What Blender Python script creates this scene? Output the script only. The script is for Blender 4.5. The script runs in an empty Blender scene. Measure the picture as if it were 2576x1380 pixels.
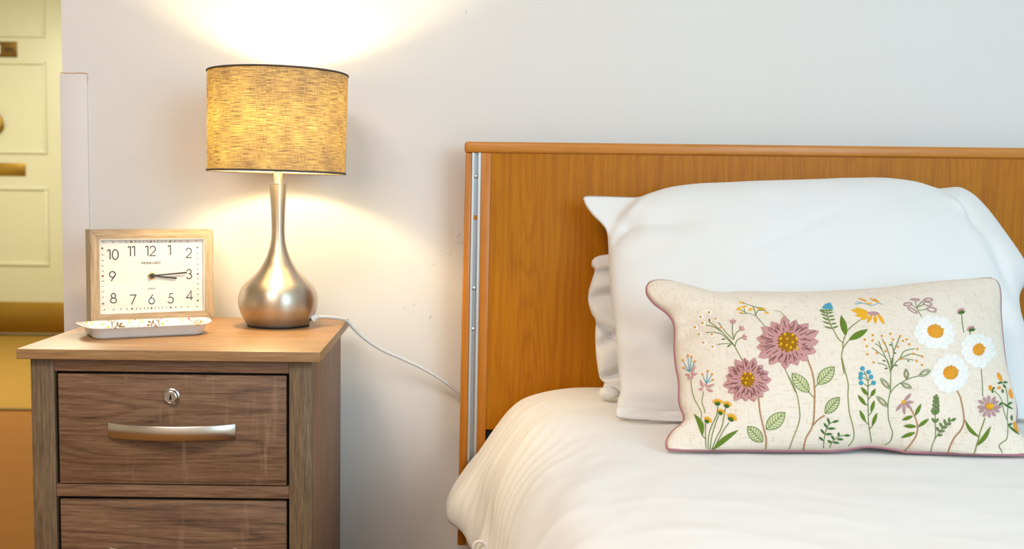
import bpy, bmesh, math, random
from mathutils import Vector, Matrix, noise
from mathutils.bvhtree import BVHTree
R = math.radians
random.seed(7)
scene = bpy.context.scene
COL = scene.collection
# ------------------------------------------------------------------ camera
W, H = 2576, 1380
F, CX, CY, TH, RHO = 2700.0, 1128.0, 729.7, R(4.8), 0.0115
EYE = Vector((0, 0, 0.92))
fw = Vector((0, math.cos(TH), -math.sin(TH)))
r0 = Vector((1, 0, 0)); u0 = Vector((0, math.sin(TH), math.cos(TH)))
rt = r0 * math.cos(RHO) + u0 * math.sin(RHO)
up = u0 * math.cos(RHO) - r0 * math.sin(RHO)
cam = bpy.data.cameras.new('camera')
cam.sensor_width = 36.0; cam.lens = F * 36.0 / W
cam.shift_x = (W / 2 - CX) / W; cam.shift_y = (CY - H / 2) / W
cam.clip_start = 0.02; cam.clip_end = 50
cam.dof.use_dof = True; cam.dof.focus_distance = 1.85; cam.dof.aperture_fstop = 5.0
camo = bpy.data.objects.new('camera', cam); COL.objects.link(camo)
mw = Matrix((rt, up, -fw)).transposed().to_4x4(); mw.translation = EYE
camo.matrix_world = mw
scene.camera = camo
def ray(px, py):
    return (fw + rt * ((px - CX) / F) + up * (-(py - CY) / F)).normalized()
def at(px, py, Y):
    d = ray(px, py); return EYE + d * ((Y - EYE.y) / d.y)
def at_z(px, py, z):
    d = ray(px, py); return EYE + d * ((z - EYE.z) / d.z)
def on_plane(px, py, p, n):
    d = ray(px, py); return EYE + d * ((p - EYE).dot(n) / d.dot(n))
# ------------------------------------------------------------------ world, lights, exposure
wd = bpy.data.worlds.new('world'); scene.world = wd; wd.use_nodes = True
wd.node_tree.nodes['Background'].inputs[0].default_value = (0.75, 0.85, 1.0, 1)
wd.node_tree.nodes['Background'].inputs[1].default_value = 1.0
CZ = 2.50
def area(name, loc, rot, sx, sy, power, col):
    l = bpy.data.lights.new(name, 'AREA'); l.shape = 'RECTANGLE'; l.size = sx; l.size_y = sy
    l.energy = power; l.color = col
    o = bpy.data.objects.new(name, l); COL.objects.link(o); o.location = loc; o.rotation_euler = rot
    return o
area('window_daylight', (1.75, -1.29, 1.55), (R(-90), 0, R(180)), 1.5, 1.4, 38, (0.52, 0.83, 1.0))
area('ceiling_light_glow', (-0.8, -0.3, CZ - 0.016), (0, 0, 0), 1.0, 1.0, 44, (1.0, 0.885, 0.79))
area('corridor_light_glow', (-2.3, 5.0, CZ - 0.016), (0, 0, 0), 0.8, 0.8, 60, (1.0, 0.95, 0.74))
area('entrance_light_glow', (-1.7, 3.2, CZ - 0.016), (0, 0, 0), 0.5, 0.5, 12, (1.0, 0.84, 0.58))
vs = scene.view_settings
vs.view_transform = 'Standard'; vs.look = 'None'; vs.gamma = 1.0; vs.use_curve_mapping = False
vs.exposure = 0.32
# ------------------------------------------------------------------ materials
def hexc(r, g, b):
    f = lambda c: (c / 255 / 12.92) if c <= 10 else ((c / 255 + 0.055) / 1.055) ** 2.4
    return (f(r), f(g), f(b), 1)
def newmat(name):
    m = bpy.data.materials.new(name); m.use_nodes = True
    nt = m.node_tree; b = nt.nodes['Principled BSDF']
    return m, nt, b
def N(nt, t, **kw):
    n = nt.nodes.new(t)
    for k, v in kw.items():
        if hasattr(n, k): setattr(n, k, v)
        else: n.inputs[k].default_value = v
    return n
def ramp(nt, fac, stops):
    n = nt.nodes.new('ShaderNodeValToRGB')
    els = n.color_ramp.elements
    while len(els) < len(stops): els.new(0.5)
    for e, (p, c) in zip(els, stops): e.position = p; e.color = c
    nt.links.new(fac, n.inputs[0]); return n.outputs[0]
def mix(nt, fac, a, b, mode='MIX'):
    n = nt.nodes.new('ShaderNodeMix'); n.data_type = 'RGBA'; n.blend_type = mode
    for sock, v in ((n.inputs[0], fac), (n.inputs[6], a), (n.inputs[7], b)):
        if hasattr(v, 'is_linked'): nt.links.new(v, sock)
        else: sock.default_value = v
    return n.outputs[2]
def coords(nt, scale, rot=(0, 0, 0), loc=(0, 0, 0)):
    tc = nt.nodes.new('ShaderNodeTexCoord'); mp = nt.nodes.new('ShaderNodeMapping')
    nt.links.new(tc.outputs['Object'], mp.inputs[0])
    mp.inputs['Scale'].default_value = scale; mp.inputs['Rotation'].default_value = rot; mp.inputs['Location'].default_value = loc
    return mp.outputs[0]
def noise_tex(nt, vec, scale=1, detail=6, rough=0.6, dist=0.0):
    n = nt.nodes.new('ShaderNodeTexNoise')
    n.inputs['Scale'].default_value = scale; n.inputs['Detail'].default_value = detail
    n.inputs['Roughness'].default_value = rough; n.inputs['Distortion'].default_value = dist
    nt.links.new(vec, n.inputs['Vector']); return n.outputs['Fac']
def bump(nt, b, h, strength=0.2, dist=0.001):
    n = nt.nodes.new('ShaderNodeBump'); n.inputs['Strength'].default_value = strength; n.inputs['Distance'].default_value = dist
    nt.links.new(h, n.inputs['Height']); nt.links.new(n.outputs[0], b.inputs['Normal'])
def plain(name, col, rough=0.5, metal=0.0, spec=0.5, bumps=None):
    m, nt, b = newmat(name)
    v = coords(nt, (60, 60, 60)); f = noise_tex(nt, v, 1, 3)
    c2 = tuple(x * 0.88 for x in col[:3]) + (1,)
    nt.links.new(mix(nt, f, col, c2), b.inputs['Base Color'])
    b.inputs['Roughness'].default_value = rough; b.inputs['Metallic'].default_value = metal
    b.inputs['Specular IOR Level'].default_value = spec
    if bumps: bump(nt, b, noise_tex(nt, coords(nt, (bumps[0],) * 3), 1, 4), bumps[1], bumps[2])
    return m
def wood(name, stops, axis, along=3.0, cross=90.0, rough=0.45, cath=0.0, cath_loc=(0, 0, 0), cath_scale=(6, 0.7, 22), streak=0.0, bstr=0.25, spec=0.4):
    m, nt, b = newmat(name)
    sc = [cross] * 3; sc[axis] = along
    v = coords(nt, sc); fine = noise_tex(nt, v, 1.0, 9, 0.68, 0.35)
    sc2 = [cross * 4.5] * 3; sc2[axis] = along * 4
    pores = noise_tex(nt, coords(nt, sc2), 1.0, 4, 0.6, 0.2)
    f = mix(nt, 0.38, fine, pores)
    if cath:                                # growth rings: contour lines of a stretched noise field
        sc3 = [cath_scale[0]] * 3; sc3[axis] = cath_scale[1]
        n1 = noise_tex(nt, coords(nt, sc3, loc=cath_loc), 1.0, 2, 0.45, 0.25)
        mu = N(nt, 'ShaderNodeMath', operation='MULTIPLY'); nt.links.new(n1, mu.inputs[0]); mu.inputs[1].default_value = cath_scale[2]
        fr = N(nt, 'ShaderNodeMath', operation='FRACT'); nt.links.new(mu.outputs[0], fr.inputs[0])
        ln = ramp(nt, fr.outputs[0], [(0.0, (0.30,) * 3 + (1,)), (0.12, (0.02,) * 3 + (1,)), (0.30, (0.45,) * 3 + (1,)), (0.75, (0.62,) * 3 + (1,)), (1.0, (0.30,) * 3 + (1,))])
        f = mix(nt, cath, f, ln)
    c = ramp(nt, f, stops)
    if streak:
        sx = [75.0] * 3; sx[0 if axis != 0 else 2] = 9.0
        s = noise_tex(nt, coords(nt, sx), 1.0, 3, 0.5, 0.0)
        s = ramp(nt, s, [(0.60, (0, 0, 0, 1)), (0.72, (streak,) * 3 + (1,))])
        c = mix(nt, s, c, hexc(170, 138, 112))
    nt.links.new(c, b.inputs['Base Color'])
    b.inputs['Roughness'].default_value = rough; b.inputs['Specular IOR Level'].default_value = spec
    bump(nt, b, f, bstr, 0.0006)
    return m
M = {}
def brown_stops(k=1.0):
    s = lambda c: tuple(x * k for x in c[:3]) + (1,)
    return [(0.30, s(hexc(58, 38, 26))), (0.43, s(hexc(104, 75, 54))), (0.56, s(hexc(134, 101, 76))), (0.70, s(hexc(162, 128, 99)))]
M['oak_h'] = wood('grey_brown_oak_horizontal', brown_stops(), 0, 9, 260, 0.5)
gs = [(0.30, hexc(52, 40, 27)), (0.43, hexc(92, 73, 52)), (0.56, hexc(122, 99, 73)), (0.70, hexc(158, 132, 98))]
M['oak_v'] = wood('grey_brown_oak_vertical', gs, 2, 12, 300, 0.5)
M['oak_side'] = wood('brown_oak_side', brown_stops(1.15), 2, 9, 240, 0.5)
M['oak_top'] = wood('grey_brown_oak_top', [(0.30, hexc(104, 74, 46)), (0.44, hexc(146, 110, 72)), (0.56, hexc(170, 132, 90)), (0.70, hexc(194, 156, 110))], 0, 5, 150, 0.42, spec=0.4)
M['oak_d1'] = wood('grey_brown_oak_drawer', brown_stops(0.98), 0, 12, 300, 0.5, cath=0.18, cath_loc=(0.3, 0.0, 2.2), cath_scale=(10, 1.3, 20), streak=0.30, bstr=0.35)
M['oak_d2'] = wood('grey_brown_oak_drawer_lower', brown_stops(0.98), 0, 12, 300, 0.5, cath=0.20, cath_loc=(0.9, 0.0, -0.6), cath_scale=(10, 1.3, 20), streak=0.2, bstr=0.35)
ob = lambda k=1.0: [(0.22, tuple(x * k for x in hexc(142, 80, 0)[:3]) + (1,)), (0.45, tuple(x * k for x in hexc(174, 104, 0)[:3]) + (1,)), (0.72, tuple(x * k for x in hexc(196, 130, 2)[:3]) + (1,))]
M['veneer'] = wood('orange_oak_veneer', ob(), 2, 6, 200, 0.42, cath=0.17, cath_loc=(0.4, 0, 0.3), cath_scale=(6.5, 0.55, 30), bstr=0.08, spec=0.2)
M['beech_v'] = wood('orange_beech_vertical', [(0.25, hexc(170, 98, 18)), (0.5, hexc(190, 116, 30)), (0.75, hexc(205, 132, 48))], 2, 6, 80, 0.32, bstr=0.05)
M['beech_h'] = wood('orange_beech_horizontal', [(0.25, hexc(172, 102, 28)), (0.5, hexc(196, 126, 48)), (0.75, hexc(212, 145, 66))], 0, 6, 100, 0.32, bstr=0.05)
cs = [(0.32, hexc(96, 78, 58)), (0.45, hexc(160, 140, 114)), (0.58, hexc(188, 168, 140)), (0.72, hexc(208, 190, 164))]
M['clock_h'] = wood('limed_wood_horizontal', cs, 0, 12, 330, 0.5)
M['clock_v'] = wood('limed_wood_vertical', cs, 2, 12, 330, 0.5)
def wallmat(name, col, b1=0.12):
    m, nt, b = newmat(name)
    v = coords(nt, (1, 1, 1))
    big = noise_tex(nt, v, 2.2, 3); c2 = tuple(x * 0.95 for x in col[:3]) + (1,)
    nt.links.new(mix(nt, big, col, c2), b.inputs['Base Color'])
    b.inputs['Roughness'].default_value = 0.55; b.inputs['Specular IOR Level'].default_value = 0.3
    fine = noise_tex(nt, v, 320, 3); mid = noise_tex(nt, v, 14, 3)
    bump(nt, b, mix(nt, 0.35, fine, mid), b1, 0.0012)
    return m
M['wall'] = wallmat('warm_white_wall_paint', (0.80, 0.775, 0.75, 1))
M['plate'] = wallmat('pale_pink_white_plate', (0.80, 0.755, 0.735, 1), 0.06)
M['corridor'] = wallmat('cream_corridor_paint', (0.74, 0.72, 0.60, 1))
M['ceiling'] = wallmat('white_ceiling_paint', (0.86, 0.86, 0.85, 1))
M['crack'] = plain('pinkish_filler', hexc(214, 172, 140), 0.8)
M['door'] = plain('pale_green_door_paint', hexc(222, 222, 196), 0.4)
def metal(name, col, rough, scl, aniso=0.0):
    m, nt, b = newmat(name)
    f = noise_tex(nt, coords(nt, scl), 1.0, 4, 0.6)
    c2 = tuple(x * 0.82 for x in col[:3]) + (1,)
    nt.links.new(mix(nt, f, col, c2), b.inputs['Base Color'])
    b.inputs['Metallic'].default_value = 1.0; b.inputs['Roughness'].default_value = rough
    b.inputs['Anisotropic'].default_value = aniso
    if aniso:                               # brushed round its axis: highlights draw out along it
        tg = nt.nodes.new('ShaderNodeTangent'); tg.direction_type = 'RADIAL'; tg.axis = 'Z'
        nt.links.new(tg.outputs[0], b.inputs['Tangent']); b.inputs['Anisotropic Rotation'].default_value = 0.25
    bump(nt, b, f, 0.06, 0.0003)
    return m
M['nickel'] = metal('brushed_nickel', (0.62, 0.55, 0.46, 1), 0.36, (8, 8, 900), 0.7)
M['handle'] = metal('satin_nickel_handle', (0.66, 0.61, 0.53, 1), 0.25, (6, 6, 900))
M['chrome'] = metal('worn_chrome', (0.62, 0.62, 0.62, 1), 0.22, (200, 200, 200))
M['alu'] = metal('grey_aluminium', (0.66, 0.69, 0.72, 1), 0.42, (900, 900, 10))
M['alu_dark'] = metal('recessed_steel', (0.42, 0.46, 0.50, 1), 0.45, (900, 900, 10))
M['brass'] = metal('aged_brass', (0.44, 0.27, 0.05, 1), 0.36, (40, 40, 40))
M['brass_dark'] = plain('dark_brass', hexc(112, 82, 20), 0.4, 0.6)
M['gold'] = metal('polished_brass', (0.85, 0.62, 0.22, 1), 0.2, (40, 40, 40))
M['black'] = plain('black_rubber', (0.012, 0.012, 0.014, 1), 0.6)
M['gap'] = plain('gap_shade_and_mark_black', (0.012, 0.011, 0.012, 1), 0.8)  # near-black: shade painted into gaps, also keyhole and engraved marks
M['ink'] = plain('dark_grey_print', (0.018, 0.017, 0.018, 1), 0.55)
M['red'] = plain('red_print', hexc(150, 30, 20), 0.55)
M['olive'] = plain('olive_print', hexc(110, 92, 30), 0.55)
M['white_plastic'] = plain('white_plastic', (0.80, 0.80, 0.80, 1), 0.35)
M['paper'] = plain('white_dial_card', (0.84, 0.83, 0.82, 1), 0.7)
M['frame_in'] = plain('white_frame_lining', (0.80, 0.79, 0.77, 1), 0.6)
M['melamine'] = plain('white_melamine', (0.82, 0.80, 0.80, 1), 0.18)
def carpet(name, a, b_):
    m, nt, b = newmat(name)
    v = coords(nt, (1, 1, 1)); f = noise_tex(nt, v, 180, 5); g = noise_tex(nt, v, 9, 3)
    nt.links.new(mix(nt, mix(nt, 0.45, f, g), a, b_), b.inputs['Base Color'])
    b.inputs['Roughness'].default_value = 0.95; b.inputs['Specular IOR Level'].default_value = 0.1
    bump(nt, b, f, 0.5, 0.004); return m
M['carpet'] = carpet('brown_ochre_carpet', hexc(152, 106, 54), hexc(124, 82, 36))
M['carpet2'] = carpet('yellow_ochre_carpet', hexc(166, 132, 66), hexc(148, 114, 50))
def cloth(name, col, col2, fl=0.0, rough=0.9, weave=900, bs=0.15):
    m, nt, b = newmat(name)
    v = coords(nt, (1, 1, 1))
    base = mix(nt, noise_tex(nt, v, 6, 3), col, col2)
    if fl:
        a = noise_tex(nt, coords(nt, (40, 420, 420)), 1.0, 4, 0.65); c = noise_tex(nt, coords(nt, (420, 60, 60)), 1.0, 4, 0.65)
        fa = ramp(nt, a, [(0.55, (0, 0, 0, 1)), (0.68, (fl,) * 3 + (1,))]); fc = ramp(nt, c, [(0.55, (0, 0, 0, 1)), (0.68, (fl,) * 3 + (1,))])
        base = mix(nt, fa, base, hexc(176, 150, 120)); base = mix(nt, fc, base, hexc(190, 160, 130))
    nt.links.new(base, b.inputs['Base Color'])
    b.inputs['Roughness'].default_value = rough; b.inputs['Specular IOR Level'].default_value = 0.15
    b.inputs['Sheen Weight'].default_value = 0.12
    bump(nt, b, noise_tex(nt, v, weave, 2), bs, 0.0006); return m
M['cotton'] = cloth('white_cotton', (0.81, 0.81, 0.81, 1), (0.79, 0.79, 0.79, 1), bs=0.06)
M['duvet'] = cloth('white_duvet_cotton', (0.85, 0.845, 0.84, 1), (0.83, 0.825, 0.82, 1), bs=0.06)
M['linen'] = cloth('natural_linen', hexc(233, 223, 209), hexc(226, 213, 197), fl=0.34, weave=700, bs=0.3)
def thread(name, r, g, b_): M[name] = cloth('thread_' + name, hexc(r, g, b_), tuple(x * 0.8 for x in hexc(r, g, b_)[:3]) + (1,), weave=1500, bs=0.5)
for nm, c in dict(mauve=(206, 154, 152), mauve_dark=(118, 66, 64), mauve_pale=(190, 150, 152), mustard=(164, 112, 14), gold_knot=(246, 200, 24), yellow=(242, 180, 40), orange=(232, 160, 52),
                  leafgreen=(104, 132, 42), deepgreen=(72, 112, 48), stem=(140, 148, 82), stemgreen=(112, 136, 76), palegreen=(214, 216, 170), brownstem=(186, 140, 100), blue=(76, 164, 190), white=(246, 244, 240), piping=(182, 122, 134)).items():
    thread(nm, *c)
def shade_mat():
    m = bpy.data.materials.new('grey_linen_shade'); m.use_nodes = True; nt = m.node_tree
    nt.nodes.remove(nt.nodes['Principled BSDF']); out = nt.nodes['Material Output']
    tc = nt.nodes.new('ShaderNodeTexCoord'); sp = nt.nodes.new('ShaderNodeSeparateXYZ'); nt.links.new(tc.outputs['Object'], sp.inputs[0])
    at2 = N(nt, 'ShaderNodeMath', operation='ARCTAN2'); nt.links.new(sp.outputs[0], at2.inputs[0]); nt.links.new(sp.outputs[1], at2.inputs[1])
    cb = nt.nodes.new('ShaderNodeCombineXYZ'); nt.links.new(at2.outputs[0], cb.inputs[0]); nt.links.new(sp.outputs[2], cb.inputs[2])
    def nz(scale, rough=0.6, det=4):
        mp = nt.nodes.new('ShaderNodeMapping'); mp.inputs['Scale'].default_value = scale; nt.links.new(cb.outputs[0], mp.inputs[0])
        return noise_tex(nt, mp.outputs[0], 1.0, det, rough)
    h = nz((5, 1, 620)); v = nz((170, 1, 60)); blot = nz((3.0, 1, 20), 0.5, 2)
    wv = mix(nt, 0.36, h, v)
    col = ramp(nt, wv, [(0.36, (0.06, 0.05, 0.035, 1)), (0.48, (0.50, 0.46, 0.38, 1)), (0.60, (1, 1, 1, 1))])
    blc = ramp(nt, blot, [(0.36, (0.66, 0.63, 0.58, 1)), (0.62, (1, 1, 1, 1))])
    colb = mix(nt, 1.0, col, blc, 'MULTIPLY')
    tr = nt.nodes.new('ShaderNodeBsdfTranslucent')
    nt.links.new(mix(nt, 1.0, colb, (0.080, 0.058, 0.0145, 1), 'MULTIPLY'), tr.inputs[0])
    gy = ramp(nt, wv, [(0.35, (0.09, 0.08, 0.07, 1)), (0.6, (0.20, 0.185, 0.16, 1))])
    geo = nt.nodes.new('ShaderNodeNewGeometry')
    df = nt.nodes.new('ShaderNodeBsdfDiffuse'); nt.links.new(mix(nt, geo.outputs['Backfacing'], gy, (0.72, 0.68, 0.58, 1)), df.inputs[0])
    ad = nt.nodes.new('ShaderNodeAddShader'); nt.links.new(tr.outputs[0], ad.inputs[0]); nt.links.new(df.outputs[0], ad.inputs[1])
    nt.links.new(ad.outputs[0], out.inputs[0]); return m
M['shade'] = shade_mat()
M['trim'] = plain('dark_grey_shade_trim', hexc(84, 76, 66), 0.85)
def emit(name, col, s):
    m, nt, b = newmat(name); b.inputs['Base Color'].default_value = (0.8, 0.8, 0.8, 1)
    v = noise_tex(nt, coords(nt, (3, 3, 3)), 1, 1); nt.links.new(mix(nt, v, col, tuple(x * 0.97 for x in col[:3]) + (1,)), b.inputs['Emission Color'])
    b.inputs['Emission Strength'].default_value = s; return m
M['bulb'] = emit('warm_bulb_glow', (1.0, 0.745, 0.40, 1), 240)
M['diffuser'] = emit('ceiling_diffuser', (1.0, 0.95, 0.88, 1), 2.0)
def glass_mat():
    m = bpy.data.materials.new('clear_glass'); m.use_nodes = True; nt = m.node_tree
    nt.nodes.remove(nt.nodes['Principled BSDF']); out = nt.nodes['Material Output']
    t = nt.nodes.new('ShaderNodeBsdfTransparent'); g = nt.nodes.new('ShaderNodeBsdfGlossy'); g.inputs['Roughness'].default_value = 0.02
    f = noise_tex(nt, coords(nt, (4, 4, 4)), 1, 1); fr = ramp(nt, f, [(0, (0.04,) * 3 + (1,)), (1, (0.05,) * 3 + (1,))])
    mx = nt.nodes.new('ShaderNodeMixShader'); nt.links.new(fr, mx.inputs[0]); nt.links.new(t.outputs[0], mx.inputs[1]); nt.links.new(g.outputs[0], mx.inputs[2])
    nt.links.new(mx.outputs[0], out.inputs[0]); return m
M['glass'] = glass_mat()
# ------------------------------------------------------------------ mesh helpers
def root_of(o):
    while o.parent: o = o.parent
    return o
def thing(name, label, cat, loc=(0, 0, 0), rz=0.0):
    o = bpy.data.objects.new(name, None); COL.objects.link(o); o.empty_display_size = 0.05
    o.location = loc; o.rotation_euler = (0, 0, rz); o['label'] = label; o['category'] = cat
    return o
def tag(o, label, cat): o['label'] = label; o['category'] = cat; return o
def rootmat(o):
    r = root_of(o); return Matrix.Translation(r.location) @ r.rotation_euler.to_matrix().to_4x4()
def obj(name, verts, faces, mats, parent=None, world=True, smooth=True, midx=None, sharp=None, label=None):
    me = bpy.data.meshes.new(name)
    vs_ = [Vector(v) for v in verts]
    if parent is not None and world:
        inv = rootmat(parent).inverted(); vs_ = [inv @ v for v in vs_]
    me.from_pydata(vs_, [], [tuple(f) for f in faces])
    if not isinstance(mats, (list, tuple)): mats = [mats]
    for m in mats: me.materials.append(m)
    if midx: me.polygons.foreach_set('material_index', midx)
    if smooth: me.polygons.foreach_set('use_smooth', [True] * len(me.polygons))
    me.validate(); me.update()
    if smooth and sharp is not None: me.set_sharp_from_angle(angle=R(sharp))
    o = bpy.data.objects.new(name, me); COL.objects.link(o)
    if parent is not None: o.parent = parent
    if label: o['label'] = label
    return o
def bm_obj(name, bm, mats, parent=None, world=True, smooth=True, sharp=35, label=None):
    bm.verts.index_update()
    vs_ = [v.co.copy() for v in bm.verts]; fs = [[v.index for v in f.verts] for f in bm.faces]
    mi = [f.material_index for f in bm.faces]; bm.free()
    return obj(name, vs_, fs, mats, parent, world, smooth, mi, sharp, label)
def bm_box(bm, x0, x1, y0, y1, z0, z1, bev=0.0, seg=2):
    vs_ = [bm.verts.new((x, y, z)) for x in (x0, x1) for y in (y0, y1) for z in (z0, z1)]
    fs = [bm.faces.new([vs_[i] for i in q]) for q in ((0, 1, 3, 2), (4, 6, 7, 5), (0, 4, 5, 1), (2, 3, 7, 6), (0, 2, 6, 4), (1, 5, 7, 3))]
    if bev:
        es = list({e for f in fs for e in f.edges})
        bmesh.ops.bevel(bm, geom=es, offset=bev, segments=seg, affect='EDGES', profile=0.5)
def box(name, x0, x1, y0, y1, z0, z1, mat, parent=None, bev=0.0, seg=2, world=True, label=None):
    bm = bmesh.new(); bm_box(bm, x0, x1, y0, y1, z0, z1, bev, seg)
    return bm_obj(name, bm, mat, parent, world, True, 35, label)
def struct(o): o['kind'] = 'structure'; return o
def prism(name, pts, y0, y1, mat, parent=None, bev=0.0, world=True):
    """polygon given in (x, z) extruded from y0 to y1"""
    bm = bmesh.new()
    a = [bm.verts.new((x, y0, z)) for x, z in pts]; b = [bm.verts.new((x, y1, z)) for x, z in pts]
    n = len(pts); bm.faces.new(a); bm.faces.new(b[::-1])
    for i in range(n): bm.faces.new((a[i], b[i], b[(i + 1) % n], a[(i + 1) % n]))
    bmesh.ops.recalc_face_normals(bm, faces=bm.faces)
    if bev: bmesh.ops.bevel(bm, geom=list(bm.edges), offset=bev, segments=2, affect='EDGES', profile=0.5)
    return bm_obj(name, bm, mat, parent, world)
def tube_data(pts, rad, seg=8, closed=False, flat=1.0, nrm=None):
    pts = [Vector(p) for p in pts]; n = len(pts); vs_ = []; fs = []
    prev = None
    for i, p in enumerate(pts):
        a = pts[(i - 1) % n] if (i > 0 or closed) else p; b = pts[(i + 1) % n] if (i < n - 1 or closed) else p
        t = (b - a).normalized() if (b - a).length > 1e-9 else Vector((0, 0, 1))
        if nrm is not None: ref = nrm[i] if isinstance(nrm, list) else nrm
        else: ref = prev if prev is not None else (Vector((0, 0, 1)) if abs(t.z) < 0.9 else Vector((1, 0, 0)))
        nn = (ref - t * ref.dot(t)); nn = nn.normalized() if nn.length > 1e-6 else t.orthogonal().normalized()
        prev = nn; bn = t.cross(nn)
        rr = rad[i] if isinstance(rad, (list, tuple)) else rad
        for k in range(seg):
            an = 2 * math.pi * k / seg
            vs_.append(p + bn * (math.cos(an) * rr) + nn * (math.sin(an) * rr * flat))
    for i in range(n if closed else n - 1):
        j = (i + 1) % n
        for k in range(seg):
            l = (k + 1) % seg; fs.append((i * seg + k, i * seg + l, j * seg + l, j * seg + k))
    if not closed:
        fs.append(tuple(range(seg))[::-1]); fs.append(tuple((n - 1) * seg + k for k in range(seg)))
    return vs_, fs
def lathe_data(prof, seg=64, c=(0, 0, 0)):
    vs_ = []; fs = []; c = Vector(c)
    for r, z in prof:
        for k in range(seg):
            a = 2 * math.pi * k / seg; vs_.append(c + Vector((math.cos(a) * r, math.sin(a) * r, z)))
    for i in range(len(prof) - 1):
        for k in range(seg):
            l = (k + 1) % seg; fs.append((i * seg + k, i * seg + l, (i + 1) * seg + l, (i + 1) * seg + k))
    if prof[0][0] > 1e-6: fs.append(tuple(range(seg))[::-1])
    if prof[-1][0] > 1e-6: fs.append(tuple((len(prof) - 1) * seg + k for k in range(seg)))
    return vs_, fs
def cat(pts, n=8, closed=False):
    """Catmull-Rom through points (any dimension)"""
    P = [Vector(p) for p in pts]; out = []; m = len(P)
    rng = range(m if closed else m - 1)
    for i in rng:
        if closed: p0, p1, p2, p3 = P[i - 1], P[i], P[(i + 1) % m], P[(i + 2) % m]
        else: p1, p2 = P[i], P[i + 1]; p0 = P[i - 1] if i else p1 * 2 - p2; p3 = P[i + 2] if i + 2 < m else p2 * 2 - p1
        for k in range(n):
            t = k / n
            out.append(0.5 * ((2 * p1) + (p2 - p0) * t + (2 * p0 - 5 * p1 + 4 * p2 - p3) * t * t + (3 * p1 - p0 - 3 * p2 + p3) * t ** 3))
    if not closed: out.append(P[-1])
    return out
class MB:
    def __init__(s): s.v = []; s.f = []; s.m = []
    def add(s, d, mi=0):
        o = len(s.v); s.v += list(d[0]); s.f += [tuple(i + o for i in f) for f in d[1]]; s.m += [mi] * len(d[1]); return s
    def build(s, name, mats, parent=None, world=True, smooth=True, sharp=None, label=None):
        return obj(name, s.v, s.f, mats, parent, world, smooth, s.m, sharp, label)
# ------------------------------------------------------------------ the setting
YW = 2.20                                   # face of the wall behind the bed
xe = at(151, 560, YW).x
struct(box('wall_back', at(155, 90, YW).x, 2.6, YW, YW + 0.12, 0, CZ, M['wall']))
struct(box('floor', -3.4, 2.6, -1.3, 4.55, -0.05, 0, M['carpet']))
fc = struct(box('floor_corridor', -3.4, -0.2, 4.55, 7.1, -0.05, 0.0, M['carpet2'])); fc.name = 'floor_2'
struct(box('trim_1', -3.4, -0.2, 4.53, 4.57, 0.0, 0.006, M['brass_dark'], bev=0.002))
struct(box('ceiling', -3.4, 2.7, -1.4, 7.1, CZ, CZ + 0.05, M['ceiling']))
struct(box('wall_left', -3.5, -3.4, -1.4, 7.1, 0, CZ, M['corridor']))
struct(box('wall_corridor_end', -3.4, -0.2, 7.05, 7.15, 0, CZ, M['corridor'])).name = 'wall_end'
struct(box('wall_corridor_right', -0.3, -0.2, YW + 0.12, 7.05, 0, CZ, M['corridor'])).name = 'wall_side'
struct(box('wall_right', 2.6, 2.7, -1.3, YW, 0, CZ, M['wall']))
bm = bmesh.new()
for a in ((-3.4, 1.0, 0, CZ), (2.5, 2.7, 0, CZ), (1.0, 2.5, 0, 0.85), (1.0, 2.5, 2.25, CZ)): bm_box(bm, a[0], a[1], -1.4, -1.3, a[2], a[3])
struct(bm_obj('wall_rear', bm, M['wall']))
wf = bmesh.new()
for a in ((1.0, 1.05, 0.85, 2.25), (2.45, 2.5, 0.85, 2.25), (1.05, 2.45, 0.85, 0.9), (1.05, 2.45, 2.2, 2.25), (1.73, 1.77, 0.9, 2.2)): bm_box(wf, a[0], a[1], -1.37, -1.34, a[2], a[3])
w1 = struct(bm_obj('window_1', wf, M['white_plastic']))
box('pane', 1.05, 1.73, -1.357, -1.354, 0.9, 2.2, M['glass'], w1); box('pane', 1.77, 2.45, -1.357, -1.354, 0.9, 2.2, M['glass'], w1)
for nm, x, y, s, lab in (('ceiling_light', -0.8, -0.3, 0.55, 'square white ceiling light over the bedroom floor'), ('ceiling_light', -2.3, 5.0, 0.45, 'square white ceiling light in the corridor near the door'), ('ceiling_light', -1.7, 3.2, 0.3, 'small square ceiling light in the entrance passage')):
    t = thing(nm, lab, 'light', (x, y, CZ))
    box('light_housing', x - s, x + s, y - s, y + s, CZ - 0.012, CZ, M['white_plastic'], t, 0.003)
# raised cover plate on the wall end, with cracked filler along its edge
p0 = at(151, 186, YW); p1 = at(220, 186, YW)
pl = struct(box('trim_2', p0.x, p1.x, YW - 0.004, YW, 0.0, p0.z, M['plate'], bev=0.0008))
mb = MB()
pts = [at(x, y, YW - 0.0045) for x, y in [(152, 183), (180, 184), (205, 183), (220, 185)]]
mb.add(tube_data(cat(pts, 5), 0.0009, 5))
for seg in ([(220, 190), (219, 230), (217, 300)], [(218, 330), (217, 372), (219, 400)], [(221, 404), (220, 430), (219, 470)], [(219, 520), (220, 548), (218, 570)]):
    mb.add(tube_data(cat([at(x + random.uniform(-.8, .8), y, YW - 0.002) for x, y in seg], 5), 0.0008, 5))
mb.build('filler_crack', M['crack'], pl, label='cracked pinkish filler line')
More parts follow.
